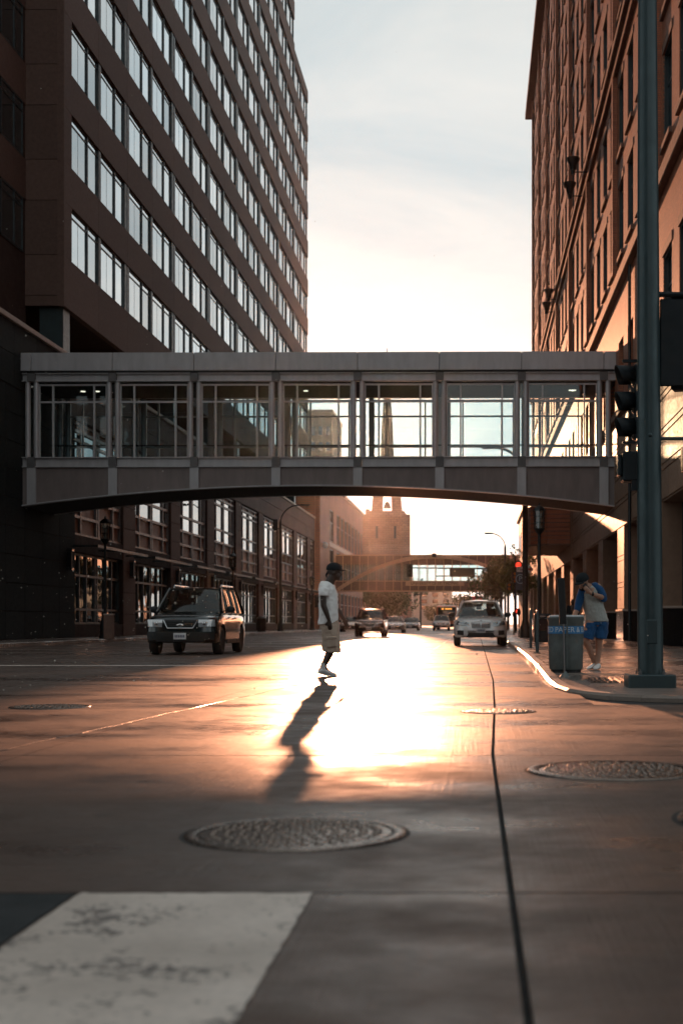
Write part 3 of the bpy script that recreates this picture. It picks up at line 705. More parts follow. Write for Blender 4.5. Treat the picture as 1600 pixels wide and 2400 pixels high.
# further building on the right
fb = root('stone_building', (FR, 150, 0), 'brown stone corner building beyond the brick one, behind the parking signs', 'building')
put('wall', MB().box(FR, 40, 147.5, 190, 0, 14.6), M['stone'], fb)
put('cornice', MB().box(FR - .3, 40.3, 147.2, 190.3, 14.6, 15.3), M['parapet'], fb, bevel=.05)
for k in range(7):
    for z in (5.2, 9.6):
        o = put('window', MB().box(FR - .06, FR + .1, 149.5 + 5.6*k, 152.5 + 5.6*k, z, z + 3), M['frame'], fb)
        put('pane', MB().box(FR - .08, FR, 149.8 + 5.6*k, 152.2 + 5.6*k, z + .2, z + 2.8), M['darkglass'], o)
# floodlights on brackets
def floodlight(x, y, z, lab):
    rt = root('floodlight', (FR, y, z), lab, 'floodlight', 'floodlights on the brick building')
    put('bracket', MB().tube([(FR - .02, y, z), (x, y, z), (x, y, z + .25)], .035, 6), M['black'], rt)
    put('housing', MB().lathe([(.16,.0),(.2,.25),(.34,.5),(.36,.62),(.30,.64)], 12, (x, y, z + .1)).lathe([(.1,-.25),(.12,.02)], 8, (x, y, z + .1)), M['black'], rt, smooth=40)
for x, y, lab in ((5.1, 71, 'topmost black floodlight on the brick facade beside the long cornice'), (5.2, 75, 'black floodlight just below the topmost one on the brick facade'),
                  (5.35, 99, 'upper of two small black floodlights near the far corner of the brick facade'), (5.4, 103, 'lowest and farthest black floodlight on the brick facade')):
    floodlight(x, y, 24.3, lab)
# ------------------------------------------------------------------ near skyway
SY = 59.0; SX = (PX(49, SY) + PX(1440, SY)) / 2; HL = (PX(1440, SY) - PX(49, SY)) / 2
sw = root('skyway', (SX, SY, 0), 'grey steel and glass skyway with an arched underside spanning the street', 'skyway', rz=-.014)
def lx(u): return PX(u, SY) - SX
zf0, zf1 = PZ(870, SY), PZ(828, SY); zt0, zt1 = PZ(894, SY), PZ(874, SY); zg1, zg0 = PZ(899, SY), PZ(1071, SY); zb0 = PZ(1095, SY); DP = 4.4
HX = HL + .02
pairs = [lx(73 + 191.4*k) for k in range(8)]
fx = [-HX] + [lx(75 + 191*k) for k in range(8)] + [HX]
for i in range(len(fx) - 1):
    for s, yy in ((0, -.28), (1, DP + .2)):
        sub('fascia_panel', MB().box(fx[i] + .012, fx[i+1] - .012, yy, yy + .08, zf0, zf1), M['steel'], sw, bevel=.008)
sub('roof', MB().box(-HX, HX, -.19, DP + .19, zf0 + .1, zf1 - .06), M['steel_dark'], sw)
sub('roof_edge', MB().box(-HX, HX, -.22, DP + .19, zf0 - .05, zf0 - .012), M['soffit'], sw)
sub('ceiling', MB().box(-HX, HX, .3, DP - .3, zt0 - .02, zt1), M['interior'], sw)
sub('floor', MB().box(-HX, HX, .25, DP - .25, zb0 + .05, zg0 - .05), M['interior'], sw)
def beam(z0, z1, y):
    mb = MB().box(-HX, HX, y - .03, y + .03, z0 + .04, z1 - .04).box(-HX, HX, y - .16, y + .16, z0, z0 + .04).box(-HX, HX, y - .16, y + .16, z1 - .04, z1)
    return mb
for y in (0, DP):
    sub('top_beam', beam(zt0, zt1, y), M['steel'], sw); sub('bottom_beam', beam(zb0, zg0, y), M['steel'], sw)
    for p in pairs:
        for q in (-.185, .185): sub('column', cache(pc, 'swcol', lambda: MB().lathe([(.115, zg0), (.115, zt0)], 18).mesh('column', M['steel'], smooth=40)), None, sw, (p + q, y, 0))
        sub('connector', cache(pc, 'swcon', lambda: MB().box(-.17,.17,-.175,.175,zt0+.002,zt1-.002).box(-.17,.17,-.175,.175,zb0+.002,zg0-.002).mesh('connector', M['steel_dark'])), None, sw, (p, y, 0))
    gy = y + (.06 if y == 0 else -.06)
    ends = [-HX + .05] + [q for p in pairs for q in (p - .30, p + .30)] + [HX - .05]
    for i in range(0, len(ends) - 1, 2):
        a, b = ends[i], ends[i+1]
        if b - a < 1: continue
        m1, m2 = a + .60, b - .54; zt = PZ(941, SY); bar = MB()
        for m_ in (a, m1, m2, b): bar.box(m_ - .035, m_ + .035, gy - .06, gy + .06, zg0, zg1)
        bar.box(a, b, gy - .055, gy + .055, zt - .036, zt + .036).box(a, b, gy - .057, gy + .057, zg1 - .07, zg1)
        if y: bar.box(a, b, gy - .05, gy + .05, zg0 + .95, zg0 + 1.03)
        win = sub('glazing_frame', bar, M['steel'], sw)
        for (c, d) in ((a, m1), (m1, m2), (m2, b)):
            for (e, f) in ((zg0, zt), (zt, zg1)):
                sub('pane', MB().quad((c,gy,e),(d,gy,e),(d,gy,f),(c,gy,f)), M['skyglass'], win)
    for p in pairs: sub('pane', MB().quad((p-.07,gy+.08,zg0),(p+.07,gy+.08,zg0),(p+.07,gy+.08,zg1),(p-.07,gy+.08,zg1)), M['skyglass'], sw)
sub('handrail', MB().box(-HX, HX, DP - .5, DP - .45, zg0 + .98, zg0 + 1.04), M['black'], sw)
def arch(x):
    u = U0 + (x + SX) * F / SY; return PZ(1139.5 + 49*((u - 735)/700)**2, SY)
ax_ = sorted(set([-HX, HX] + [-HX + 2*HX*k/48 for k in range(49)] + [p + q for p in pairs for q in (-.17, .17)]))
for y, dy in ((.0, .03), (DP, .03)):
    segs = [-HX] + [q for p in pairs for q in (p - .19, p + .19)] + [HX]
    for i in range(0, len(segs) - 1, 2):
        pts = [x for x in ax_ if segs[i] < x < segs[i+1]]; pts = [segs[i]] + pts + [segs[i+1]]
        poly = [(x, arch(x) + .05) for x in pts] + [(segs[i+1], zb0 - .002), (segs[i], zb0 - .002)]
        sub('girder_panel', MB().prism(poly, 'y', y - dy, y + dy), M['girder'], sw)
    for p in pairs:
        sub('stiffener', MB().add([(p-.19,y-.13,arch(p-.19)+.05),(p+.19,y-.13,arch(p+.19)+.05),(p+.19,y-.13,zb0-.003),(p-.19,y-.13,zb0-.003),
             (p-.19,y+.13,arch(p-.19)+.05),(p+.19,y+.13,arch(p+.19)+.05),(p+.19,y+.13,zb0-.003),(p-.19,y+.13,zb0-.003)],
             [(0,1,2,3),(4,5,6,7),(0,3,7,4),(1,2,6,5),(0,1,5,4),(3,2,6,7)]), M['steel'], sw)
    sub('arch_flange', MB().loft([[(x, y-.18, arch(x)), (x, y+.18, arch(x)), (x, y+.18, arch(x)+.048), (x, y-.18, arch(x)+.048)] for x in ax_]), M['steel'], sw)
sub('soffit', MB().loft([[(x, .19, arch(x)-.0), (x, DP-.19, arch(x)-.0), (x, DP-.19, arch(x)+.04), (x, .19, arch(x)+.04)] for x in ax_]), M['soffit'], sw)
M['downlight'] = mat('lit_downlight', (.9, .85, .75), .5, emit=((1, .85, .65), 1.1))
for u, v in ((157, 953), (192, 972), (1350, 948), (1343, 967), (700, 952)):
    y = 2.2; sub('downlight', MB().lathe([(.10, 0), (.11, .02), (.10, .035)], 16, (lx(u) * 1.0, y, zt0 - .052)), M['downlight'], sw)
# ------------------------------------------------------------------ far footbridge with lettering
FY = 193.0
fs = root('footbridge', (PX(990, FY), FY, 0), 'brown panelled footbridge with a raised arch and gothic lettering far down the street', 'footbridge')
X0, X1 = FL - .2, FR + .2; z0, z1 = PZ(1386, FY), PZ(1301, FY)
M['fbpanel'] = mat('brown_metal_panel', (.16, .105, .085), .55, .2, var=.12, vs=.5)
M['fbtrim'] = mat('tan_metal_trim', (.52, .36, .26), .5, .1)
pz = lambda v: PZ(v, FY)
for y in (0, 4.2):
    nb = 22
    for k in range(nb):
        a, b = X0 + (X1-X0)*k/nb, X0 + (X1-X0)*(k+1)/nb
        for (va, vb) in ((1386, 1374), (1374, 1362), (1322, 1312), (1312, 1301)):
            put('panel', MB().box(a + .02, b - .02, FY + y, FY + y + .1, pz(va) + .02, pz(vb) - .02), M['fbpanel'], fs)
        put('mullion', MB().box(a - .04, a + .04, FY + y - .03, FY + y + .12, z0, z1), M['fbtrim'], fs)
        put('pane', MB().quad((a,FY+y+.05,pz(1362)),(b,FY+y+.05,pz(1362)),(b,FY+y+.05,pz(1322)),(a,FY+y+.05,pz(1322))), M['skyglass'], fs)
put('floor', MB().box(X0, X1, FY + .15, FY + 4.1, z0, pz(1375)), M['fbpanel'], fs)
put('roof', MB().box(X0, X1, FY + .15, FY + 4.1, pz(1316), z1), M['fbpanel'], fs)
put('edge_trim', MB().box(X0, X1, FY - .06, FY - .03, z0 - .03, z0 + .12).box(X0, X1, FY - .06, FY - .03, pz(1362) - .05, pz(1362) + .05).box(X0, X1, FY - .06, FY - .03, z1 - .1, z1 + .05), M['fbtrim'], fs)
ap = []
for k in range(41):
    u = 790 + (1250 - 790) * k / 40; v = 1304 + 79 * ((u - 1017) / 227)**2
    if u > 1240: continue
    ap.append((PX(u, FY), v))
put('arch_rib', MB().loft([[(x, FY - .45, pz(v) - .30), (x, FY - .12, pz(v) - .30), (x, FY - .12, pz(v) + .26), (x, FY - .45, pz(v) + .26)] for x, v in ap if v < 1385]), M['fbtrim'], fs)
put('medallion', MB().box(PX(1012,FY), PX(1022,FY), FY - .6, FY - .45, pz(1306), pz(1297)), M['black'], fs, bevel=.08)
sg = put('sign_board', MB().box(PX(950,FY), PX(1087,FY), FY - .14, FY - .08, pz(1373), pz(1362.5)), M['fbtrim'], fs)
tm = text_mesh('UNIVERSITY OF ST. THOMAS', .56, .02, M['black'], 1.0)
o = put('lettering', tm, None, sg, ((PX(963,FY) + PX(1073,FY)) / 2, FY - .17, pz(1367.8))); o.rotation_euler = (R(90), 0, 0)
xs_ = [v.co.x for v in tm.vertices]; o.scale = ((PX(1073,FY) - PX(963,FY)) / (max(xs_) - min(xs_)), 1, 1)
# ------------------------------------------------------------------ vehicles (front at local -y)
def lerp_prof(P, s):
    if s <= P[0][0]: return P[0][1]
    for (a, va), (b, vb) in zip(P, P[1:]):
        if s <= b:
            t = (s - a) / (b - a) if b > a else 0; return va + (vb - va) * t
    return P[-1][1]
def inv_prof(P, v):
    for (a, va), (b, vb) in zip(P, P[1:]):
        if va <= v <= vb: return a + (b - a) * ((v - va) / (vb - va) if vb > va else 0)
    return P[0][0] if v < P[0][1] else P[-1][0]
def smooth_prof(P, n=3):
    for _ in range(n):
        Q = [P[0]]
        for (a, va), (b, vb) in zip(P, P[1:]):
            Q += [(a*.75+b*.25, va*.75+vb*.25), (a*.25+b*.75, va*.25+vb*.75)]
        P = Q + [P[-1]]
    return P
def car_paint(name, col, metal=.5, rough=.3):
    return mat(name, col, rough, metal, var=.06, vs=2, coat=.9, rvar=.05, bs=0)
SUVP = dict(L=4.75, W=1.86, H=1.76, belt=1.08, zb=.32, wr=.37, front=.90, rear=1.0,
    top=[(0,.52),(.05,.70),(.12,.88),(.22,.97),(.5,1.02),(1.2,1.10),(1.4,1.10),(4.45,1.12),(4.62,1.02),(4.75,.6)],
    hw=[(0,.66),(.05,.74),(.16,.86),(.35,.91),(.6,.93),(4.3,.93),(4.6,.90),(4.75,.80)],
    w0=1.15, w1=1.95, r1=4.25, r0=4.62, bwid=.84, twid=.665, doors=(2.0, 2.95, 3.75))
def make_car(name, label, loc, rz, paint, P, group, grille='bar', lamp='lamp', seats=True, rails=False, badge=True, cat='car', cladding=None):
    rt = root(name, loc, label, cat, group, rz)
    L, W = P['L'], P['W']; k = W / 1.86; oy = -L / 2
    top = smooth_prof(P['top']); hwp = smooth_prof([(a, v * k) for a, v in P['hw']])
    def sf(x, z): return max(inv_prof(top[:len(top)//2], z), inv_prof(hwp[:len(hwp)//2], abs(x)))
    wr = P['wr']; ar = wr + .055; cs = (P['front'], L - P['rear'])
    st = sorted(set([0, .02, .05, .09, .14, .2] + [.26 + .08*i for i in range(int((L - .5)/.08))] + [L - .12, L - .06, L - .02, L] + [c + d for c in cs for d in (-ar - .001, -ar, -ar*.97, -ar*.9, ar*.9, ar*.97, ar, ar + .001)]))
    rings = []
    for s in st:
        h = lerp_prof(hwp, s); z1 = lerp_prof(top, s); zb = P['zb'] + .10 * max(0, 1 - s / .25) ** 2 + .12 * max(0, 1 - (L - s) / .3) ** 2; za = zb
        for c in cs:
            if abs(s - c) < ar: za = max(zb, wr + math.sqrt(max(0, ar*ar - (s - c)**2)))
        za = min(za, z1 - .12)
        half = [(0, zb), (h*.60, zb), (h*.60, za), (h*.95, za), (h*.985, za + .03), (h, max(za+.04, .58)), (h*.99, max(za+.06, z1 - .26)), (h*.95, z1 - .10), (h*.875, z1 - .03), (h*.70, z1 + .012), (h*.4, z1 + .03), (0, z1 + .035)]
        rings.append([(x, oy + s, z) for x, z in half] + [(-x, oy + s, z) for x, z in half[-2:0:-1]])
    body = sub('body', MB().loft(rings), paint, rt, smooth=38)
    # greenhouse
    zb_, zt = P['belt'], P['H'] - .07; bw1, tw1 = P['bwid']*k, P['twid']*k; w0, w1, r1, r0 = P['w0'], P['w1'], P['r1'], P['r0']
    n = 9; roof = []
    for i in range(n):
        f = i / (n - 1); y = w1 - .05 + (r1 + .08 - w1) * f; cr = .07 * math.sin(math.pi * (.12 + .76 * f)); sh = tw1 * (1 - .04 * abs(2*f - 1)**3)
        ring = []
        for j in range(9):
            a = -1 + 2 * j / 8; ring.append((sh * a * 1.03, oy + y, zt + cr * (1 - a * a) + .005))
        ring += [(x, yy, z - .045) for x, yy, z in ring[::-1]]; roof.append(ring)
    sub('roof', MB().loft(roof), paint, rt, smooth=40)
    def edge(s, y0, y1, z0=zb_ - .02, z1=zt, b0=None, b1=None): return ((s * (b0 or bw1), oy + y0, z0), (s * (b1 or tw1), oy + y1, z1))
    def bulge(a, b, c, d, nrm, amt=.03, nx=6, nz=4):
        a, b, c, d, nrm = [Vector(q) for q in (a, b, c, d, nrm)]; g = []
        for i in range(nz + 1):
            row = []
            for j in range(nx + 1):
                u, v = j / nx, i / nz; p = (a*(1-u) + b*u)*(1-v) + (d*(1-u) + c*u)*v
                row.append(p + nrm * amt * math.sin(math.pi*u) * (.4 + .6*math.sin(math.pi*v)))
            g.append(row)
        mb = MB()
        for i in range(nz):
            for j in range(nx): mb.quad(g[i][j], g[i][j+1], g[i+1][j+1], g[i+1][j])
        return mb
    A0, A1 = edge(-1, w0, w1); B0, B1 = edge(1, w0, w1)
    sub('windscreen', bulge(A0, B0, B1, A1, (0, -1, .35), .10), M['carglass'], rt, smooth=180, weld=True)
    A0, A1 = edge(-1, r0, r1); B0, B1 = edge(1, r0, r1)
    sub('rear_window', bulge(A0, B0, B1, A1, (0, 1, .2), .06), M['carglass'], rt, smooth=180, weld=True)
    pill = MB()
    marks = [(w0, w1)] + [(d, d + .06) for d in P['doors']] + [(r0, r1)]
    for s in (-1, 1):
        for i, (a, b) in enumerate(marks):
            p, q = edge(s, a, b); pill.tube([p, q], .045 if 0 < i < len(marks)-1 else .055, 8, True, .8)
            if i < len(marks) - 1:
                c, d = marks[i+1]; p2, q2 = edge(s, c, d)
                sub('side_window', bulge(p, p2, q2, q, (s, 0, 0), .02, 4, 3), M['carglass'], rt, smooth=180, weld=True)
        hy = P['doors'][0] - .18
        for d in P['doors'][:2]:
            sub('door_handle', MB().box(-.015, .03, -.11, .11, -.02, .02), paint, rt, (s * .925 * k, oy + d - .2, zb_ - .16), bevel=.008)
        m = sub('mirror', MB().ell((0, 0, 0), .13, .08, .095, 12, 8).box(-s * .22 - .02, -s * .22 + .22 if s < 0 else .0, -.02, .03, -.06, -.02), M['plastic'] if not rails else M['plastic'], rt, (s * (bw1 + .17), oy + w0 + .45, zb_ + .07), smooth=50)
        sub('sill_trim', MB().box(-.02, .02, oy + cs[0] + ar + .02, oy + cs[1] - ar - .02, P['zb'] - .03, P['zb'] + .09), M['plastic'], rt, (s * .93 * k, 0, 0), bevel=.01)
        if rails:
            y0, y1 = oy + w1 + .25, oy + r1
            sub('roof_rail', MB().tube([(s*tw1*.93, y0, zt+.02), (s*tw1*.93, y0+.12, zt+.11), (s*tw1*.93, y1-.12, zt+.11), (s*tw1*.93, y1, zt+.02)], .024, 8), M['chrome'] if rails == 1 else M['plastic'], rt)
    sub('pillars', pill, paint, rt, smooth=40)
    if seats:
        for x in (-.38, .38):
            se = sub('seat', MB().box(-.24*k, .24*k, -.08, .08, -.25, .30), M['seat'], rt, (x * k, oy + w1 + .35, zb_), bevel=.06)
            sub('headrest', MB().box(-.13*k, .13*k, -.05, .05, .34, .52), M['seat'], se, bevel=.03)
        sub('rear_seat', MB().box(-.62*k, .62*k, -.1, .1, -.2, .26).box(-.1, .1, -.05, .05, .28, .42).box(-.5, -.3, -.05, .05, .28, .42).box(.3, .5, -.05, .05, .28, .42), M['seat'], rt, (0, oy + w1 + 1.35, zb_))
        sub('dashboard', MB().box(-.72*k, .72*k, oy + w0 + .15, oy + w0 + .55, zb_ - .05, zb_ + .06), M['plastic'], rt, bevel=.03)
        sub('rear_view_mirror', MB().box(-.12, .12, oy + w1 - .02, oy + w1 + .02, zt - .17, zt - .09), M['plastic'], rt)
    # conforming patches on the nose
    def patch(nm, quad, m_, off=.012, nx=6, nz=4, par=rt):
        (x0,z0),(x1,z1),(x2,z2),(x3,z3) = [(x*k, z) for x, z in quad]; g = []
        for i in range(nz+1):
            row = []
            for j in range(nx+1):
                u, v = j/nx, i/nz; x = (x0*(1-u)+x1*u)*(1-v)+(x3*(1-u)+x2*u)*v; z = (z0*(1-u)+z1*u)*(1-v)+(z3*(1-u)+z2*u)*v
                row.append((x, oy + sf(x, z) - off, z))
            g.append(row)
        mb = MB()
        for i in range(nz):
            for j in range(nx): mb.quad(g[i][j], g[i][j+1], g[i+1][j+1], g[i+1][j])
        return sub(nm, mb, m_, par, smooth=60, weld=True)
    for s in (-1, 1):
        hq = P.get('lamp_q', [(.50,.70),(.84,.73),(.83,.90),(.50,.87)])
        hl = patch('headlight', [(s*x, z) for x, z in hq], M[lamp], .016)
        x = s * (hq[0][0] + .14) * k; z = (hq[0][1] + hq[2][1]) / 2
        sub('bulb', MB().ell((x, oy + sf(x, z) - .012, z), .055, .03, .055, 10, 6), M['chrome'], hl, smooth=60)
        if P.get('fog'): patch('fog_light_recess', [(s*a, b) for a, b in P['fog']], M['plastic'], .014)
    lo = P.get('intake', [(-.60,.36),(.60,.36),(.66,.50),(-.66,.50)])
    patch('lower_intake', lo, M['plastic'], .012, 10, 3)
    if cladding: patch('bumper_cover', [(-.84,.40),(.84,.40),(.86,.62),(-.86,.62)], cladding, .02, 16, 3)
    if grille == 'kidney':
        for s in (-1, 1):
            g_ = patch('grille', [(s*.03,.68),(s*.30,.68),(s*.33,.86),(s*.02,.89)], M['plastic'], .018)
            for i in range(7):
                x = s * (.055 + .042 * i) * k
                sub('grille_bar', MB().box(x - .010, x + .010, oy + sf(x, .78) - .05, oy + sf(x, .78) - .014, .69, .865), M['chrome'], g_)
            fr = [(s*.02*k,.67),(s*.31*k,.67),(s*.345*k,.87),(s*.01*k,.90)]
            sub('grille_surround', MB().tube([(x, oy + sf(x, z) - .03, z) for x, z in fr + fr[:1]], .013, 6), M['chrome'], g_)
    else:
        gq = P.get('grille_q', [(-.34,.66),(.34,.66),(.45,.90),(-.45,.90)])
        g_ = patch('grille', gq, M['plastic'], .016, 10, 3)
        for i in range(3):
            f = (i + 1) / 4; z = gq[0][1] + (gq[2][1] - gq[0][1]) * f; xw = (gq[1][0] + (gq[2][0] - gq[1][0]) * f) * k * .96
            sub('grille_bar', MB().tube([(xw * (j/4 - 1), oy + sf(xw * (j/4 - 1), z) - .02, z) for j in range(9)], .011 if grille == 'slim' else .02, 6), M['plastic'] if grille == 'slim' else M['chrome'], g_)
        fr = [(x*k, z) for x, z in (gq[3], gq[0], gq[1], gq[2])]
        sub('grille_surround', MB().tube([(x, oy + sf(x, z) - .022, z) for x, z in fr], .016, 6), M['chrome'], g_)
    if badge: bz_ = .92 if grille == 'kidney' else .79; sub('badge', MB().ell((0, oy + sf(0, bz_) - .025, bz_), .10 if grille != 'kidney' else .045, .02, .042, 14, 6), M['chrome'], rt, smooth=60)
    pz_ = P.get('plate_z', .52); pl = sub('number_plate', MB().box(-.165, .165, oy - .035 + sf(0, pz_), oy + .0 + sf(0, pz_), pz_ - .085, pz_ + .085), M['plate'], rt, bevel=.006)
    for i in range(6): sub('plate_mark', MB().box(-.13 + .045*i, -.10 + .045*i, oy - .038 + sf(0, pz_), oy - .036 + sf(0, pz_), pz_ - .035, pz_ + .035), M['plate_ink'], pl)
    for s in (-1, 1):
        for c in cs:
            wh = sub('wheel', MB().lathe([(wr*.62,-.10),(wr*.93,-.115),(wr,-.07),(wr,.07),(wr*.93,.115),(wr*.62,.10)], 28).xform(Matrix.Rotation(R(90), 4, 'Y')), M['rubber'], rt, (s * (.93*k - .13), oy + c, wr), smooth=40)
            sp = MB().lathe([(wr*.64,-.06),(wr*.64,.075),(wr*.57,.07),(wr*.55,.0)], 28, cap=False).lathe([(.001,.06),(.07,.065),(.07,.02)], 12, cap=False).lathe([(.001,.0),(wr*.6,.0)], 20, cap=False)
            for i in range(6):
                a = i * math.pi / 3; d = Vector((math.cos(a), math.sin(a), 0)); nn = Vector((-d.y, d.x, 0))
                sp.add([d*.05+nn*.03+Vector((0,0,.06)), d*.05-nn*.03+Vector((0,0,.06)), d*wr*.6-nn*.04+Vector((0,0,.055)), d*wr*.6+nn*.04+Vector((0,0,.055))], [(0,1,2,3)])
            sub('rim', sp.xform(Matrix.Rotation(R(90) * s, 4, 'Y')), M['rim'], wh, smooth=30)
    return rt, oy, sf
G = 'vehicles coming up the street'
EXP = dict(SUVP); EXP.update(W=1.95, L=4.85, lamp_q=[(.46,.74),(.86,.76),(.85,.94),(.45,.94)], grille_q=[(-.32,.71),(.32,.71),(.43,.93),(-.43,.93)], H=1.86, belt=1.15,
    top=[(0,.55),(.04,.78),(.08,.93),(.16,1.0),(.4,1.05),(1.2,1.13),(1.4,1.13),(4.45,1.15),(4.65,1.0),(4.75,.6)], plate_z=.50, fog=[(.58,.50),(.70,.50),(.70,.58),(.58,.58)])
M['clad'] = mat('dark_teal_bumper', (.007, .011, .012), .5, .1, spec=.3)
c1, _, _ = make_car('suv', 'dark green four-wheel drive with roof rails driving in the shaded lane', (PX(423, 36.0), 36.0 + 2.375, 0), 0, car_paint('dark_green_paint', (.005, .010, .011), .2, .2), EXP, G, 'slim', 'lamp', True, 1, True, 'suv', M['clad'])
X5 = dict(SUVP); X5.update(L=4.85, W=1.95, H=1.73, belt=1.09, wr=.38,
    top=[(0,.42),(.04,.66),(.12,.86),(.34,.985),(.7,1.05),(1.2,1.09),(1.4,1.09),(4.45,1.12),(4.7,1.0),(4.85,.6)],
    hw=[(0,.46),(.05,.62),(.14,.77),(.32,.88),(.6,.93),(4.3,.93),(4.6,.88),(4.85,.74)], w0=1.05, w1=2.05, twid=.60, bwid=.83,
    lamp_q=[(.40,.74),(.86,.78),(.80,.94),(.42,.86)], intake=[(-.52,.34),(.52,.34),(.34,.58),(-.34,.58)], fog=[(.60,.40),(.82,.42),(.82,.58),(.60,.58)], plate_z=.575, r0=4.7, r1=4.3)
make_car('suv', 'silver white four-wheel drive with twin kidney grille parked at the right kerb', (PX(1123, 49.5), 49.5 + 2.42, 0), R(1.2), car_paint('silver_paint', (.72, .72, .71), .15, .25), X5, G, 'kidney', 'lamp_dark', True, 2, True, 'suv')
SF = dict(SUVP); SF.update(lamp_q=[(.46,.78),(.86,.84),(.80,.93),(.44,.86)], grille_q=[(-.30,.60),(.30,.60),(.45,.90),(-.45,.90)], fog=[(.62,.46),(.80,.46),(.80,.60),(.62,.60)])
make_car('suv', 'dark brown four-wheel drive with chrome grille just right of the walking man', (PX(864, 84), 84 + 2.3, 0), 0, car_paint('dark_brown_paint', (.05, .032, .028), .5, .25), SF, G, 'bar', 'lamp', True, 1, True, 'suv')
SED = dict(L=4.7, W=1.84, H=1.46, belt=.94, zb=.26, wr=.33, front=.88, rear=1.05,
    top=[(0,.42),(.05,.58),(.14,.70),(.3,.77),(.7,.84),(1.4,.93),(1.6,.95),(3.7,.98),(4.45,.98),(4.6,.9),(4.7,.5)],
    hw=[(0,.62),(.05,.72),(.18,.84),(.4,.90),(.7,.93),(4.2,.93),(4.55,.88),(4.7,.78)],
    w0=1.3, w1=2.2, r1=3.55, r0=4.15, bwid=.84, twid=.60, doors=(2.25, 3.1), lamp_q=[(.46,.60),(.84,.62),(.80,.73),(.46,.71)], grille_q=[(-.36,.50),(.36,.50),(.40,.68),(-.40,.68)], intake=[(-.55,.30),(.55,.30),(.6,.42),(-.6,.42)], plate_z=.46)
make_car('sedan', 'silver sedan following the brown four-wheel drive', (PX(921, 116), 118, 0), 0, car_paint('silver_sedan_paint', (.30, .29, .28), .5, .28), SED, G, 'bar', 'lamp', True, 0, True)
make_car('sedan', 'dark grey car third in the queue behind the silver sedan', (PX(961, 148), 150, 0), 0, car_paint('charcoal_paint', (.05, .05, .052), .5, .25), SED, G, 'bar', 'lamp', True, 0, True)
make_car('minivan', 'pale small van in front of the city bus', (PX(1033, 150), 152, 0), 0, car_paint('pale_van_paint', (.46, .45, .44), .2, .35), SUVP, G, 'bar', 'lamp', True, 0, True, 'van')
make_car('hatchback', 'beige car parked at the far left kerb beside the brown four-wheel drive', (PX(818, 128), 130, 0), 0, car_paint('beige_paint', (.36, .32, .27), .4, .3), SED, G, 'bar', 'lamp', True, 0, True)
# bus
by_ = 166.0; bx = PX(1046, by_)
bus = root('city_bus', (bx, by_, 0), 'orange city bus with a lit destination board behind the pale van', 'bus', G)
M['bus'] = car_paint('bus_orange_paint', (.42, .13, .05), .1, .35); M['led'] = mat('amber_led', (.9, .5, .1), .5, emit=((1, .42, .08), .9))
rg = []
for y, w_, z_ in ((0,1.12,2.75),(.12,1.24,2.92),(.5,1.27,3.0),(11.4,1.27,3.0),(11.6,1.2,2.9)):
    rg.append([(-w_,y,.38),(-w_,y,z_-.25),(-w_+.12,y,z_-.06),(-w_+.4,y,z_),(w_-.4,y,z_),(w_-.12,y,z_-.06),(w_,y,z_-.25),(w_,y,.38)])
sub('body', MB().loft(rg), M['bus'], bus, smooth=30)
sub('windscreen', MB().box(-1.05, 1.05, -.03, .0, 1.15, 2.35), M['carglass'], bus); sub('windscreen_backing', MB().box(-1.06, 1.06, -.012, -.004, 1.1, 2.75), M['plastic'], bus)
ds = sub('destination_board', MB().box(-.85, .85, -.05, -.02, 2.42, 2.70), M['plastic'], bus)
for x0, x1 in ((-.62, -.36), (-.18, .02), (.06, .22), (.26, .42), (.46, .62)): sub('lit_block', MB().box(x0, x1, -.06, -.052, 2.47, 2.65), M['led'], ds)
sub('bumper', MB().box(-1.2, 1.2, -.12, .02, .35, .72), M['plastic'], bus, bevel=.04)
for s in (-1, 1):
    sub('headlight', MB().ell((s*.9, -.03, .88), .14, .06, .1), M['lamp'], bus, smooth=60)
    sub('mirror', MB().box(s*1.42-.1, s*1.42+.1, -.25, -.12, 1.6, 2.1).tube([(s*1.2,0,2.3),(s*1.42,-.2,2.2),(s*1.42,-.2,2.1)], .03, 6), M['plastic'], bus)
    for k in range(6): sub('side_window', MB().box(s*1.275-.01, s*1.275+.01, .9+1.7*k, 2.45+1.7*k, 1.3, 2.4), M['carglass'], bus)
    for y in (2.4, 8.6): sub('wheel', MB().lathe([(.3,-.12),(.48,-.13),(.5,0),(.48,.13),(.3,.12)], 20).xform(Matrix.Rotation(R(90), 4, 'Y')), M['rubber'], bus, (s*1.15, y, .5), smooth=40)
# ------------------------------------------------------------------ people
M['skin_dark'] = mat('dark_skin', (.045, .026, .018), .45, var=.1, vs=20)
M['skin'] = mat('light_brown_skin', (.34, .19, .13), .5, var=.1, vs=20)
def cloth(name, col, fold=.5):
    m, t, p = _new(name); v = pos_vec(t)
    n = noise(t, pos_vec(t, (1, 1, .45)), 9, 3); c = mixc(t, rng(t, n, .3, .7, 0, 1), tuple(x*.88 for x in col), col); t.links.new(c, p.inputs['Base Color'])
    p.inputs['Roughness'].default_value = .85; p.inputs['Specular IOR Level'].default_value = .2; p.inputs['Sheen Weight'].default_value = .15 if max(col) > .1 else 0
    h = math2(t, 'ADD', math2(t, 'MULTIPLY', n, 1.0), math2(t, 'MULTIPLY', noise(t, v, 300, 2), .03)); bump(t, p, h, fold, .035); return m
M['tee'] = cloth('white_cotton', (.88, .87, .86)); M['khaki'] = cloth('khaki_cotton', (.46, .355, .28), .7); M['blue'] = cloth('blue_cotton', (.012, .065, .17))
M['grey_tee'] = cloth('grey_cotton', (.36, .38, .36)); M['navy'] = cloth('black_cotton', (.014, .017, .020), .2); M['shoe'] = mat('white_leather', (.80, .78, .76), .5, bs=40)
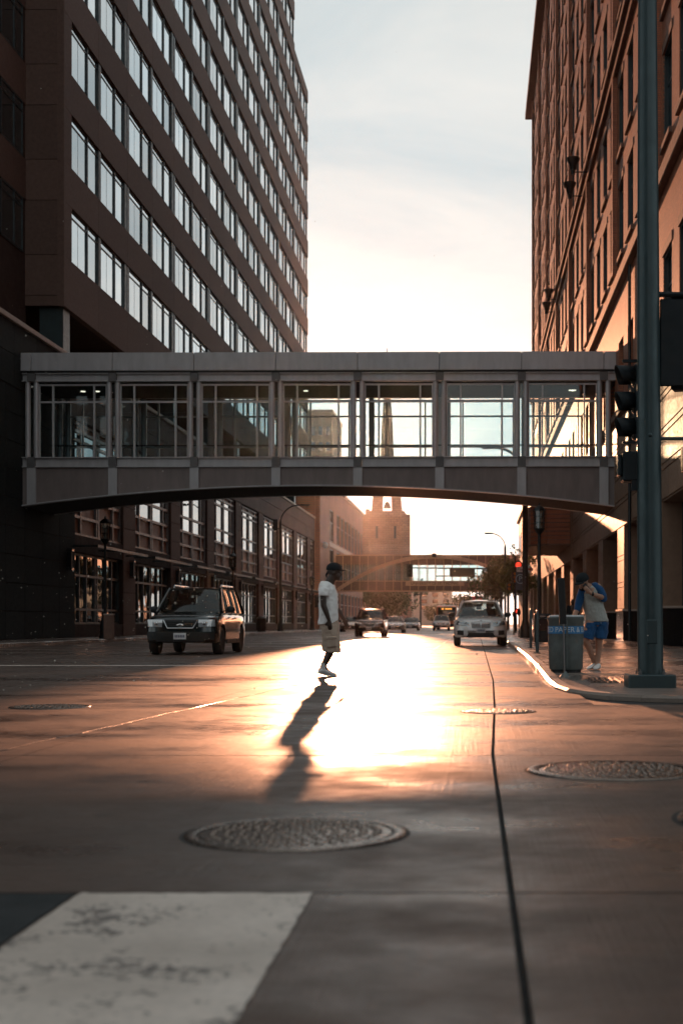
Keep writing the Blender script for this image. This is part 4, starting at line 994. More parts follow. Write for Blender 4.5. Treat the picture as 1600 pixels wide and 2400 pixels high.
M['shoe_mark'] = mat('black_mark', (.015, .015, .015), .5); M['sock'] = cloth('white_sock', (.62, .61, .6))
FOLD = bpy.data.textures.new('folds', 'CLOUDS'); FOLD.noise_scale = .11; FOLD.noise_depth = 2
def fuse(o, vox=.012, it=4, fold=0):
    r = o.modifiers.new('fuse', 'REMESH'); r.mode = 'VOXEL'; r.voxel_size = vox; r.use_smooth_shade = True
    s = o.modifiers.new('soften', 'SMOOTH'); s.factor = .5; s.iterations = it
    if fold: d = o.modifiers.new('folds', 'DISPLACE'); d.texture = FOLD; d.texture_coords = 'LOCAL'; d.strength = fold; d.mid_level = .5
    return o
def ring_loft(mb, rings, n=20):
    R_ = []
    for (c, rx, ry, tilt) in rings:
        q = Matrix.Rotation(tilt[0], 3, 'X') @ Matrix.Rotation(tilt[1], 3, 'Y')
        R_.append([Vector(c) + q @ Vector((rx * math.cos(2*math.pi*k/n), ry * math.sin(2*math.pi*k/n), 0)) for k in range(n)])
    return mb.loft(R_)
def hand(mb, wrist, d, palm_n, L=.185, curl=.4, spread=.12, thumb=1):
    d = Vector(d).normalized(); nn = Vector(palm_n); nn = (nn - d * nn.dot(d)).normalized(); s = d.cross(nn)
    w_ = Vector(wrist); pl = L * .5
    mb.capsule([w_, w_ + d * pl * .5, w_ + d * pl], [.026, .040, .040], 10, .5, s)
    for i, (off, ln) in enumerate(((-.030, .40), (-.010, .46), (.010, .43), (.029, .34))):
        b = w_ + d * pl * .95 + s * off; l = L * ln * .55; dd = (d + s * off * spread * 20 * .3).normalized()
        p1 = b + dd * l * .75; d2 = (dd * math.cos(curl) + nn * math.sin(curl)).normalized(); p2 = p1 + d2 * l * .65
        d3 = (dd * math.cos(curl * 2) + nn * math.sin(curl * 2)).normalized(); p3 = p2 + d3 * l * .5
        mb.capsule([b, p1, p2, p3], [.0095, .009, .0085, .007], 8)
    tb = w_ + d * pl * .35 - s * thumb * .034; td = (d * .75 - s * thumb * .6 + nn * .35).normalized()
    mb.capsule([tb, tb + td * .035, tb + td * .06 + nn * .01], [.012, .010, .008], 8)
def shoe(mb, heel, toe, w_=.046, ankle=None):
    h, t = Vector(heel), Vector(toe); d = (t - h); l = d.length; d.normalize(); up = Vector((0, 0, 1)); up = (up - d * up.dot(d)).normalized(); s = d.cross(up); rings = []
    for f, ww, hh in ((0,.55,.055),(.06,.85,.085),(.22,1,.105),(.42,.95,.088),(.62,1.05,.068),(.82,1,.052),(.94,.75,.040),(1,.35,.022)):
        c = h + d * l * f; ring = []
        for k in range(14):
            a = 2 * math.pi * k / 14; x = math.cos(a) * w_ * ww; z = max(0, (math.sin(a) * .5 + .5)) ** .8 * hh
            ring.append(c + s * x + up * z)
        rings.append(ring)
    return mb.loft(rings)
def cap(rt, c, d, up, mt, r=.105):
    d = Vector(d).normalized(); up = Vector(up); up = (up - d * up.dot(d)).normalized(); s = d.cross(up); Mx = Matrix((s, d, up)).transposed(); mb = MB(); rings = []
    for j in range(7):
        t = j / 6 * math.pi / 2; rings.append([Vector(c) + Mx @ Vector((r*.90*math.cos(t)*math.cos(2*math.pi*k/20), r*1.12*math.cos(t)*math.sin(2*math.pi*k/20), r*.86*math.sin(t) + .0)) for k in range(20)])
    rings.insert(0, [Vector(c) + Mx @ Vector((r*.89*math.cos(2*math.pi*k/20), r*1.10*math.sin(2*math.pi*k/20), -.028)) for k in range(20)])
    mb.loft(rings); o = sub('cap', mb, mt, rt, smooth=60)
    br = MB(); n = 9; T = []; B = []
    for k in range(n):
        a = math.pi * (.17 + .66 * k / (n - 1)); T.append(Vector(c) + Mx @ Vector((r*.92*math.cos(a), r*1.05*math.sin(a), -.018)))
        B.append(Vector(c) + Mx @ Vector((r*.80*math.cos(a), r*1.05*math.sin(a) + .075*math.sin(a)**.6, -.030 - .012*math.cos(a)**2)))
    for k in range(n - 1): br.quad(T[k], T[k+1], B[k+1], B[k])
    ob_ = sub('brim', br, mt, o, smooth=180); m_ = ob_.modifiers.new('thick', 'SOLIDIFY'); m_.thickness = .006; return o
def head(mb, c, d, up, neck, s=1.0, jaw=True):
    """skull, jaw, nose, lips, brow and ears around centre c, face along d"""
    d = Vector(d).normalized(); up = Vector(up); up = (up - d * up.dot(d)).normalized(); sd = d.cross(up); c = Vector(c); Mx = Matrix((sd, d, up)).transposed()
    def p(x, y, z): return c + Mx @ Vector((x*s, y*s, z*s))
    mb.ell(c + Mx @ Vector((0, -.012, .025)) * s, .074*s, .096*s, .098*s, 18, 12, Mx)
    mb.ell(p(0, .030, -.050), .056*s, .062*s, .072*s, 16, 10, Mx)
    mb.ell(p(0, .066, -.098), .026*s, .024*s, .022*s, 10, 8, Mx)                  # chin
    mb.capsule([p(0, .086, .012), p(0, .112, -.028)], [.010*s, .016*s], 8)          # nose
    mb.ell(p(0, .088, -.058), .026*s, .016*s, .010*s, 10, 6, Mx); mb.ell(p(0, .086, -.073), .024*s, .015*s, .010*s, 10, 6, Mx)   # lips
    mb.capsule([p(-.040, .078, .026), p(.040, .078, .026)], .011*s, 8)              # brow
    for q in (-1, 1): mb.ell(p(q*.076, -.008, -.012), .010*s, .022*s, .034*s, 8, 8, Mx)
    mb.capsule([p(0, -.022, -.06), neck], [.062*s, .074*s], 12)
    return p
def eyes(rt, p, s=1.0, mt=None):
    for q in (-1, 1): sub('eye', MB().ell(p(q*.032, .074, .004), .012*s, .010*s, .009*s, 8, 6), mt or M['plate'], rt, smooth=60)
# --- the walking man
MY = 21.7; m1 = root('person', (PX(765, MY) + .02, MY, 0), 'man in dark cap, white t-shirt and khaki cargo shorts walking across the street', 'person')
b = MB()
p1 = head(b, (.105, 0, 1.655), (1, 0, -.06), (0, 0, 1), (.02, 0, 1.47), 1.04)
b.capsule([(-.01, -.15, 1.42), (-.01, .15, 1.42)], [.045, .045], 12)
b.capsule([(-.01, 0, 1.38), (.01, 0, 1.15), (.02, 0, .90)], [.12, .125, .13], 14)
# near arm (his right) and far arm swinging forward
b.capsule([(-.03, -.18, 1.385), (-.052, -.212, 1.28), (-.045, -.225, 1.13)], [.046, .052, .045], 12); b.capsule([(-.045, -.225, 1.13), (-.005, -.225, 1.03), (.040, -.215, .905)], [.046, .044, .030], 12)
hand(b, (.040, -.215, .905), (.16, .02, -1), (0, 1, .0), .19, .35)
b.capsule([(.015, .18, 1.385), (.06, .213, 1.28), (.09, .225, 1.14)], [.046, .050, .044], 12); b.capsule([(.09, .225, 1.14), (.16, .215, 1.02), (.235, .20, .915)], [.045, .042, .029], 12)
hand(b, (.235, .20, .915), (.45, 0, -1), (0, -1, 0), .185, .3)
for yy, kx, ax in ((-.095, .075, -.055), (.095, .035, -.085)):
    zk, za = (.43, .155) if yy < 0 else (.44, .165)
    b.capsule([(.02, yy, .86), (.05, yy, .65), (kx, yy, zk)], [.095, .08, .058], 12)
    b.capsule([(kx, yy, zk), (kx - .045, yy, zk - .10), (ax, yy, za)], [.056, .054, .036], 12)
    b.capsule([(ax, yy, za), (ax + .06, yy, za - .07)], [.036, .034], 10)
fuse(sub('body', b, M['skin_dark'], m1), .011, 3)
t = MB()
ring_loft(t, [((-.005,0,1.505),.070,.085,(0,.25)), ((-.015,0,1.49),.095,.125,(0,.2)), ((-.015,0,1.455),.118,.190,(0,.12)), ((-.005,0,1.38),.140,.205,(0,.05)), ((.008,0,1.22),.148,.200,(0,0)), ((.012,0,1.05),.150,.196,(0,-.03)), ((.010,0,.92),.156,.200,(0,-.06)), ((.002,0,.835),.160,.204,(0,-.10))])
for s in (-1, 1):
    e = (-.050, -.222, 1.275) if s < 0 else (.065, .222, 1.285)
    t.capsule([(-.022 if s < 0 else .0, s*.15, 1.412), (e[0]*.7, s*.205, 1.355)], [.080, .078], 14); ring_loft(t, [((-.03 if s < 0 else .03, s*.20, 1.385), .080, .074, (s*.1, 0)), (e, .078, .070, (s*.06, 0))])
fuse(sub('shirt', t, M['tee'], m1), .010, 3, .038)
h = MB()
ring_loft(h, [((.012,0,.935),.145,.165,(0,0)), ((.018,0,.86),.155,.185,(0,0)), ((.022,0,.76),.155,.19,(0,0))])
for yy, hx in ((-.10, .075), (.10, .035)):
    ring_loft(h, [((.025,yy*.9,.82),.130,.098,(0,0)), ((.045,yy,.66),.138,.102,(0,.05)), ((hx,yy,.50),.142,.106,(0,.06)), ((hx+.006,yy*1.02,.385),.140,.108,(0,.08))])
fuse(sub('shorts', h, M['khaki'], m1), .010, 2, .034)
cp = sub('cargo_pocket', MB().box(-.085, .085, -.02, .02, -.085, .085), M['khaki'], m1, (.085, -.212, .545), bevel=.02); cp.rotation_euler = (.0, -.06, 0)
sub('pocket_flap', MB().box(-.09, .09, -.027, .0, .045, .095), M['khaki'], cp, bevel=.012)
for yy, ax, dz in ((-.095, -.055, 0), (.095, -.085, .005)):
    sub('sock', MB().tube([(ax+.008, yy, .215), (ax - .002, yy, .15), (ax + .012, yy, .09)], [.044, .043, .046], 14), M['sock'], m1, smooth=60)
    shb = MB(); shoe(shb, (ax - .085, yy, .052 + dz), (ax + .215, yy, .004), .047)
    so_ = fuse(sub('shoe', shb, M['shoe'], m1), .008, 2)
    sub('shoe_flash', MB().add([(ax-.03,yy-.052,.085),(ax+.0,yy-.052,.068),(ax+.06,yy-.052,.085),(ax+.0,yy-.053,.078)], [(0,1,2,3)]), M['shoe_mark'], so_)
    sub('sole', MB().prism([(ax-.09,.048+dz),(ax-.02,.030),(ax+.10,-.002+.004),(ax+.21,.0),(ax+.215,.012),(ax+.10,.020),(ax-.02,.048),(ax-.085,.066+dz)], 'y', yy-.048, yy+.048), M['plate'], so_, bevel=.005)
c_ = cap(m1, p1(0, -.008, .058), (1, 0, -.02), (-.0, 0, 1), M['navy'], .112)
eyes(m1, p1, 1.04, M['soffit'])
sub('braid', MB().tube([p1(-.03, -.10, .01), p1(-.035, -.125, -.05), p1(-.03, -.118, -.09)], [.014, .016, .006], 8), M['navy'], m1)
# --- the man on the phone
PY = 21.6; zp_ = zs(PY) + .004; m2 = root('person', (PX(1398, PY), PY, zp_), 'man in grey shirt with blue sleeves and blue shorts, on the phone beside the bin', 'person')
b = MB()
fd = Vector((-.55, -.75, -.38))
p2 = head(b, (-.235, -.10, 1.375), fd, (-.25, -.30, 1), (-.115, .0, 1.285), 1.0)
b.capsule([(-.205, .0, 1.225), (-.03, .02, 1.275)], [.05, .05], 12); b.capsule([(-.10, .0, 1.22), (-.05, .02, 1.0), (.0, .02, .76)], [.118, .122, .13], 14)
b.capsule([(.01, .0, 1.31), (.06, -.04, 1.22), (.095, -.07, 1.13)], [.06, .054, .045], 12); b.capsule([(.095, -.07, 1.13), (.0, -.17, 1.155), (-.115, -.20, 1.20)], [.045, .042, .029], 12)
hand(b, (-.115, -.20, 1.20), (-.75, -.1, .75), (-.3, .9, .2), .18, .75, thumb=-1)
b.capsule([(-.235, -.01, 1.225), (-.285, -.05, 1.09), (-.315, -.08, .955)], [.058, .052, .043], 12); b.capsule([(-.315, -.08, .955), (-.36, -.11, .86), (-.395, -.14, .765)], [.043, .040, .027], 12)
hand(b, (-.395, -.14, .765), (-.02, -.05, -1), (1, .1, 0), .18, .3)
b.capsule([(-.085, .0, .76), (-.15, -.05, .60), (-.19, -.08, .45)], [.095, .08, .056], 12); b.capsule([(-.19, -.08, .45), (-.125, -.03, .33), (-.035, .03, .09)], [.055, .054, .034], 12); b.capsule([(-.035, .03, .09), (-.09, -.02, .045)], [.034, .03], 8)
b.capsule([(.08, .03, .76), (.06, .0, .60), (.025, -.03, .45)], [.095, .08, .056], 12); b.capsule([(.025, -.03, .45), (.03, -.01, .32), (.005, -.05, .09)], [.055, .054, .034], 12); b.capsule([(.005, -.05, .09), (-.04, -.12, .045)], [.034, .03], 8)
fuse(sub('body', b, M['skin'], m2), .011, 3)
t = MB()
ring_loft(t, [((-.125,-.005,1.30),.075,.075,(0,-.5)), ((-.118,.0,1.27),.135,.10,(0,-.35)), ((-.105,.01,1.20),.165,.125,(0,-.28)), ((-.075,.015,1.06),.168,.135,(0,-.2)), ((-.03,.02,.90),.168,.138,(0,-.12)), ((.0,.02,.755),.182,.142,(0,-.03))])
fuse(sub('shirt', t, M['grey_tee'], m2), .010, 3, .03)
for pts, rr in (([(-.03, .01, 1.295), (.04, -.03, 1.24), (.085, -.06, 1.16), (.098, -.075, 1.115)], [.088, .078, .066, .058]), ([(-.215, .0, 1.24), (-.265, -.035, 1.13), (-.30, -.065, 1.02), (-.318, -.08, .95)], [.084, .074, .062, .054])):
    fuse(sub('sleeve', MB().capsule(pts, rr, 14), M['blue'], m2), .012, 2)
h = MB(); ring_loft(h, [((.0,.02,.80),.165,.125,(0,0)), ((.0,.02,.70),.178,.132,(0,0))])
ring_loft(h, [((-.08,.0,.74),.105,.118,(0,0)), ((-.13,-.03,.60),.105,.112,(0,.2)), ((-.165,-.06,.485),.106,.110,(0,.25))]); ring_loft(h, [((.08,.03,.74),.105,.118,(0,0)), ((.065,.0,.60),.108,.112,(0,.05)), ((.045,-.02,.485),.108,.110,(0,.08))])
fuse(sub('shorts', h, M['blue'], m2), .010, 2, .03)
for he, to in (((-.01, .06, .0), (-.165, -.14, .0)), ((.03, .0, .0), (-.055, -.25, .0))):
    shb = MB(); shoe(shb, he, to, .046); fuse(sub('shoe', shb, M['shoe'], m2), .008, 2)
cap(m2, p2(0, -.004, .055), fd, (-.25, -.30, 1), M['navy'], .112); eyes(m2, p2)
sub('beard', MB().ell(p2(0, .045, -.085), .052, .050, .045, 14, 8), M['navy'], m2, smooth=60)
sub('watch', MB().lathe([(.033,-.018),(.037,0),(.033,.018)], 14).xform(Matrix.Translation((-.085, -.192, 1.188)) @ Matrix.Rotation(R(75), 4, 'Y')), M['plastic'], m2)
sub('wristband', MB().lathe([(.030,-.006),(.033,0),(.030,.006)], 14).xform(Matrix.Translation((-.388, -.135, .785))), M['sock'], m2)
ph = root('phone', Vector((PX(1398, PY), PY, zp_)) + Vector((-.175, -.175, 1.285)), 'black phone held to the face of the man at the bin', 'phone')
o = sub('case', MB().box(-.036, .036, -.005, .005, -.072, .072), M['plastic'], ph, bevel=.004); o.rotation_euler = (R(-20), R(-35), R(35))
o = sub('screen', MB().box(-.032, .032, .0052, .0056, -.066, .066), M['granite'], ph); o.rotation_euler = (R(-20), R(-35), R(35))
# --- figure far along the right sidewalk
QY = 58.0; m3 = root('person', (4.15, QY, .135), 'dark clothed figure standing far along the sidewalk, behind the recycling bin', 'person')
b = MB(); p3 = head(b, (0, 0, 1.60), (0, -1, 0), (0, 0, 1), (0, .01, 1.42), 1.0)
b.capsule([(-.17,0,1.40),(.17,0,1.40)], .062, 12); b.capsule([(0,0,1.36),(0,0,1.1),(0,0,.88)], [.13,.125,.135], 14)
for s in (-1, 1):
    b.capsule([(s*.19,0,1.40),(s*.22,0,1.14),(s*.21,-.06,.90)], [.058,.048,.034], 12); hand(b, (s*.21,-.06,.90), (0,-.1,-1), (-s,0,0)); b.capsule([(s*.09,0,.86),(s*.10,0,.46),(s*.10,.01,.06)], [.09,.06,.04], 12)
fuse(sub('body', b, M['skin_dark'], m3), .014, 2)
t = MB(); ring_loft(t, [((0,0,1.46),.08,.08,(0,0)), ((0,0,1.42),.19,.10,(0,0)), ((0,0,1.1),.18,.13,(0,0)), ((0,0,.82),.185,.14,(0,0))])
for s in (-1, 1): t.capsule([(s*.18,0,1.40),(s*.222,0,1.14),(s*.214,-.05,.96)], [.072,.062,.048], 12)
fuse(sub('jacket', t, M['navy'], m3), .014, 2)
h = MB()
for s in (-1, 1): ring_loft(h, [((s*.085,0,.88),.10,.12,(0,0)), ((s*.10,0,.46),.085,.09,(0,0)), ((s*.10,.01,.07),.075,.085,(0,0))])
fuse(sub('trousers', h, M['navy'], m3), .014, 2)
for s in (-1, 1): sub('shoe', shoe(MB(), (s*.10,.07,0), (s*.12,-.19,0)), M['plastic'], m3, smooth=60)
# ------------------------------------------------------------------ street furniture
M['lampglass'] = clear_glass('lantern_glass', (.75, .72, .66), .5, .1)
def lantern(x, y, h, lab):
    rt = root('street_lamp', (x, y, .135), lab, 'street lamp', 'lantern street lamps on the pavements')
    sub('pedestal', MB().lathe([(.30,0),(.30,.12),(.24,.2),(.22,.75),(.15,.95),(.10,1.1)], 10), M['black'], rt, smooth=30)
    sub('post', MB().tube([(0,0,1.05),(0,0,h-1.15)], [.085,.062], 12), M['black'], rt, smooth=40)
    sub('collar', MB().lathe([(.06,h-1.2),(.16,h-1.05),(.22,h-.98),(.2,h-.95)], 8), M['black'], rt)
    cg = MB()
    for k in range(8):
        a = k*math.pi/4; cg.tube([(.2*math.cos(a),.2*math.sin(a),h-.97),(.24*math.cos(a),.24*math.sin(a),h-.2)], .016, 5)
    for z, r in ((h-.95,.205),(h-.7,.217),(h-.45,.228),(h-.2,.24)): cg.tube([(r*math.cos(k*math.pi/4),r*math.sin(k*math.pi/4),z) for k in range(9)], .014, 5)
    lt = sub('lantern', cg, M['black'], rt)
    sub('glass', MB().lathe([(.19,h-.95),(.225,h-.22)], 8), M['lampglass'], lt)
    sub('bulb', MB().lathe([(.04,h-.95),(.05,h-.6),(.03,h-.42)], 8), M['plate'], lt, smooth=40)
    sub('cap', MB().lathe([(.27,h-.2),(.26,h-.16),(.14,h-.05),(.04,h),(.02,h+.1)], 8), M['black'], rt); return rt
lantern(PX(247, 62.5), 62.5, 5.5, 'black lantern lamp post nearest on the left pavement, in front of the dark shopfront')
lantern(PX(546, 94), 94, 5.5, 'black lantern lamp post rising just behind the dark green four-wheel drive')
lantern(PX(731, 139), 139, 5.5, 'black lantern lamp post at the end of the podium, beside the walking man')
lantern(2.62, 55.6, 5.5, 'black lantern lamp post under the right end of the skyway')
def cobra(x, y, h, reach, lab, r=.11, head_drop=0, th=None):
    rt = root('street_light', (x, y, .135), lab, 'street light', 'tall curved-arm street lights')
    sub('base', MB().lathe([(.26,0),(.26,.5),(.2,.62),(.12,.95)], 10), M['black'], rt, smooth=30)
    s = 1 if reach > 0 else -1; a = abs(reach); rc = min(a, 1.6); pts = [(0,0,.6),(0,0,h-rc)]
    for k in range(1, 9): t_ = k/8*math.pi/2; pts.append((s*rc*(1-math.cos(t_)), 0, h-rc+rc*math.sin(t_)))
    pts.append((s*a, 0, h + .03)); n = len(pts)
    sub('pole', MB().tube(pts, [r]*2 + [max(.045, r*.5)]*(n-2), 10), M['black'], rt, smooth=40)
    sub('lamp_head', MB().loft([[(s*(a+d),-w_,h-z_),(s*(a+d),w_,h-z_),(s*(a+d),w_,h+.09),(s*(a+d),-w_,h+.09)] for d, w_, z_ in ((-.15,.05,.0),(.0,.14,.06),(.5,.15,.08),(.65,.06,.02))]), M['black'], rt, bevel=.01); return rt
cobra(PX(657, 118), 118, 10.9, 1.9, 'tall curved street light on the left pavement between the shopfront windows')
cobra(PX(1230, 66), 66, 9.2, -1.5, 'dark straight street light pole rising behind the skyway on the right pavement', .14)
cobra(PX(1183, 128), 128, 9.1, -1.3, 'slender curved street light over the trees on the right')
def signal(rt, x, y, z, facing, mt=None, n=3, lens=None, pitch=.30, w_=.17):
    """traffic signal head, facing = outward unit vector of the lenses"""
    f = Vector((*facing, 0)).normalized(); s = Vector((-f.y, f.x, 0)); Mx = Matrix((s, f, Vector((0,0,1)))).transposed().to_4x4(); Mx.translation = Vector((x, y, z))
    o = sub('signal_head', MB().box(-w_, w_, -.11, .10, -n*pitch/2, n*pitch/2).xform(Mx), mt or M['black'], rt, bevel=.02)
    for k in range(n):
        zc = (k - (n-1)/2) * pitch; v = MB(); vis_ = []
        for j in range(13):
            a = R(-30) + R(240) * j / 12; vis_.append((a))
        rr = pitch * .45
        v.loft([[(rr*math.cos(a), .10, zc + rr*math.sin(a)) for a in vis_], [(rr*math.cos(a), .34 - .10*(1 - math.sin(a))/2, zc + rr*math.sin(a)) for a in vis_]], False, False)
        q = sub('visor', v.xform(Mx), mt or M['black'], o, smooth=60); q.modifiers.new('thick', 'SOLIDIFY').thickness = .008
        sub('lens', MB().ell((0, .10, zc), rr*.86, .03, rr*.86, 14, 6).xform(Mx), (lens or {}).get(k, M['lens_off']), o, smooth=60)
    return o
M['lens_off'] = mat('dark_lens', (.03, .03, .025), .2); M['lens_red'] = mat('lit_red_lens', (.7, .03, .02), .3, emit=((1, .05, .02), .9)); M['lens_sunglow'] = mat('sunglow_lens', (.55, .2, .04), .3)  # amber lens colour stands in for sunlight shining through
# big pole at the corner with its signals
QYY = 17.2; QX = PX(1523, QYY); zq = zs(QYY)
tp_ = root('signal_pole', (QX, QYY, zq), 'thick teal grey signal pole on a square footing at the right corner', 'signal pole')
sub('footing', MB().box(-.30, .29, -.26, .33, -.03, .165), M['teal'], tp_, bevel=.014)
sub('pole', MB().tube([(0,0,.16),(-.024,0,3.8),(-.042,0,9.7)], [.163,.148,.110], 32), M['teal'], tp_, smooth=40)
sub('access_cover', MB().box(-.07, .07, -.172, -.155, .55, .85), M['teal'], tp_, bevel=.008)
for a_ in range(4): sub('anchor_bolt', MB().lathe([(.022,.16),(.022,.20),(.012,.205),(.012,.235)], 6, (.21*math.cos(a_*math.pi/2+.785), .21*math.sin(a_*math.pi/2+.785), 0)), M['steel_dark'], tp_)
def qz(v): return PZ(v, QYY) - zq
sub('bolt', MB().ell((-.02,-.15,qz(1023)), .026, .02, .026, 10, 6), M['teal'], tp_, smooth=60)
M['navyblack'] = mat('navy_black_metal', (.008, .014, .018), .55, .0, spec=.25)
signal(tp_, -.08, .30, qz(937), (-1, -.10), M['navyblack'], 3, None, .335, .2)
for v_ in (845, 1037): sub('signal_bracket', MB().box(-.35, -.09, .0, .06, qz(v_ + 3), qz(v_ - 3)), M['navyblack'], tp_)
pb = sub('walk_signal', MB().box(-.35, -.135, -.02, .26, qz(1128), qz(1058)), M['navyblack'], tp_, bevel=.02); sub('hood', MB().box(-.41, -.355, -.01, .25, qz(1115), qz(1063)), M['navyblack'], pb, bevel=.02); sub('mount', MB().box(-.24, -.11, -.02, .1, qz(1150), qz(1126)), M['navyblack'], pb)
sub('side_arm', MB().tube([(.1,0,qz(1028)),(1.2,0,qz(1028))], .023, 8), M['teal'], tp_)
signal(tp_, .62, .07, qz(800), (.35, 1), M['navyblack'], 3, None, .40, .34)
sub('back_plate', MB().box(.12, 1.1, .0, .03, qz(905), qz(700)), M['navyblack'], tp_, bevel=.02)
sub('push_box', MB().box(.39, .70, -.12, .07, qz(1108), qz(1046)), M['navyblack'], tp_, bevel=.02); sub('upper_bracket', MB().tube([(.06,0,qz(690)),(.6,.02,qz(690)),(.6,.02,qz(720))], .035, 8), M['navyblack'], tp_)
# mast arm with signals far down on the right
ma = root('mast_arm_signal', (PX(1190, 150), 150, .135), 'far traffic signal mast reaching over the street before the footbridge', 'traffic signal')
zA, zB = PZ(1333, 150) - .135, PZ(1350, 150) - .135; xa = PX(955, 150) - PX(1190, 150)
sub('pole', MB().tube([(0,0,0),(0,0,zA+1.2)], [.16,.12], 10), M['black'], ma); sub('arm', MB().tube([(0,0,zA),(xa,0,zA+.1)], [.1,.06], 8), M['black'], ma); sub('lower_arm', MB().tube([(0,0,zB),(xa*.72,0,zB)], .06, 8), M['black'], ma)
signal(ma, PX(960,150) - PX(1190,150), 0, PZ(1337,150) - .135, (0, -1), None, 3, None, .47, .32); sub('street_sign', MB().box(PX(1053,150)-PX(1190,150), PX(1112,150)-PX(1190,150), -.05, .05, zB - .1, zA - .02), M['black'], ma, bevel=.02)
# signals and parking signs on the right pavement
sp_ = root('signal_post', (PX(1206, 100), 100, .135), 'slim signal post with a round red light among the parking signs', 'traffic signal')
sub('post', MB().tube([(0,0,0),(0,0,5.6)], .07, 8), M['black'], sp_)
rl = sub('red_light', MB().lathe([(.30,-.05),(.32,.0),(.28,.05)], 24).xform(Matrix.Translation((.24,-.12,4.95)) @ Matrix.Rotation(R(90), 4, 'X')), M['black'], sp_)
sub('red_lens', MB().ell((.24,-.17,4.95), .21, .05, .21, 20, 8), M['lens_red'], rl, smooth=60)
signal(sp_, 0, -.05, 4.05, (0, -1), None, 3, {0: M['lens_sunglow'], 1: M['lens_sunglow'], 2: M['lens_sunglow']}, .27, .24)  # every lens amber: the sun shining through is painted in
signal(sp_, -.42, -.05, 3.35, (0, -1), None, 2, {0: M['lens_sunglow'], 1: M['lens_sunglow']}, .27, .18); hs_ = sub('hand_signal', MB().box(-.02,.36,-.1,.1,1.35,1.78), M['black'], sp_); sub('lit_hand', MB().box(.06,.28,-.12,-.105,1.45,1.68), M['lens_red'], hs_, bevel=.005)
M['sign_white'] = mat('white_sign', (.62, .62, .6), .5); M['sign_blue'] = mat('dark_blue_sign', (.02, .05, .08), .4); M['sign_red'] = mat('red_sign', (.35, .03, .02), .5); M['ring'] = mat('pale_blue_print', (.38, .55, .68), .5)
ps = root('parking_sign', (PX(1222, 92), 92, .135), 'parking sign board with a ringed letter P and a smaller board above it', 'sign')
sub('post', MB().tube([(.25,.06,0),(.25,.06,4.9)], .05, 8), M['black'], ps)
zc = PZ(1357, 92) - .135; bo = sub('board', MB().box(-.42, .42, -.03, .03, zc - .75, zc + .46), M['sign_blue'], ps, bevel=.01)
sub('ring', MB().tube([(-.10+.30*math.cos(2*math.pi*k/28), -.045, zc+.30*math.sin(2*math.pi*k/28)) for k in range(29)], .03, 6), M['ring'], bo)
o = sub('letter', text_mesh('P', .48, .008, M['ring']), None, bo, (-.10, -.045, zc)); o.rotation_euler = (R(90), 0, 0)
zc = PZ(1335, 92) - .135; bo = sub('small_board', MB().box(-.35, .50, -.03, .03, zc - .16, zc + .2), M['sign_white'], ps, bevel=.008)
o = sub('lettering', text_mesh('Park', .30, .006, M['plate_ink']), None, bo, (-.04, -.04, zc + .01)); o.rotation_euler = (R(90), 0, 0)
sub('arrow', MB().add([(.52,-.035,zc-.26),(.80,-.035,zc+.02),(.52,-.035,zc+.30),(.26,-.035,zc+.02)], [(0,1,2,3)]), M['sign_white'], ps); sub('arrow_mark', MB().add([(.38,-.042,zc-.05),(.54,-.042,zc-.05),(.54,-.042,zc-.14),(.70,-.042,zc+.02),(.54,-.042,zc+.18),(.54,-.042,zc+.09),(.38,-.042,zc+.09)], [tuple(range(7))]), M['sign_red'], ps)
# recycling bin with wrap-round label
BY = 20.9; bxx = PX(1325, BY); rbn = root('recycling_bin', (bxx, BY, zs(BY) + .002), 'round grey recycling bin with a blue paper label on the corner', 'bin')
M['bin'] = mat('grey_green_bin', (.10, .118, .115), .5, .1, var=.15, vs=8); M['label_blue'] = mat('blue_label', (.03, .17, .38), .45); M['label_white'] = mat('label_white', (.55, .62, .66), .5)
sub('foot', MB().lathe([(.23,0),(.23,.045)], 32), M['plastic'], rbn); sub('shell', MB().lathe([(.248,.04),(.258,.06),(.268,.40),(.272,.78),(.285,.80),(.285,.835),(.262,.845)], 48), M['bin'], rbn, smooth=40)
sub('lid', MB().lathe([(.262,.845),(.258,.862),(.22,.868),(.21,.855),(.12,.84)], 40), M['plate'], rbn, smooth=40)
sub('seam', MB().box(-.012, .012, -.283, -.262, .06, .79), M['bin'], rbn)
lb = sub('label', MB().loft([[(.2745*math.cos(a), .2745*math.sin(a), z) for a in [R(165) + R(210)*k/40 for k in range(41)]] for z in (.585, .70)], False, False), M['label_blue'], rbn, smooth=60)
tm = text_mesh('MIXED PAPER & BOTTLES', .112, 0, M['label_white'])
x0 = min(v.co.x for v in tm.vertices)
for v in tm.vertices:
    s_ = v.co.x - x0 - .19; a = math.pi * 1.085 + s_ / .2765; v.co = (.2765*math.cos(a), .2765*math.sin(a), .643 + v.co.y)
bm_ = bmesh.new(); bm_.from_mesh(tm); dead = [f for f in bm_.faces if (lambda a: a < R(166) or a > R(374))(math.atan2(f.calc_center_median().y, f.calc_center_median().x) % (2*math.pi) + (2*math.pi if math.atan2(f.calc_center_median().y, f.calc_center_median().x) % (2*math.pi) < R(30) else 0))]
bmesh.ops.delete(bm_, geom=dead, context='FACES'); bm_.to_mesh(tm); bm_.free()
sub('lettering', tm, None, lb)
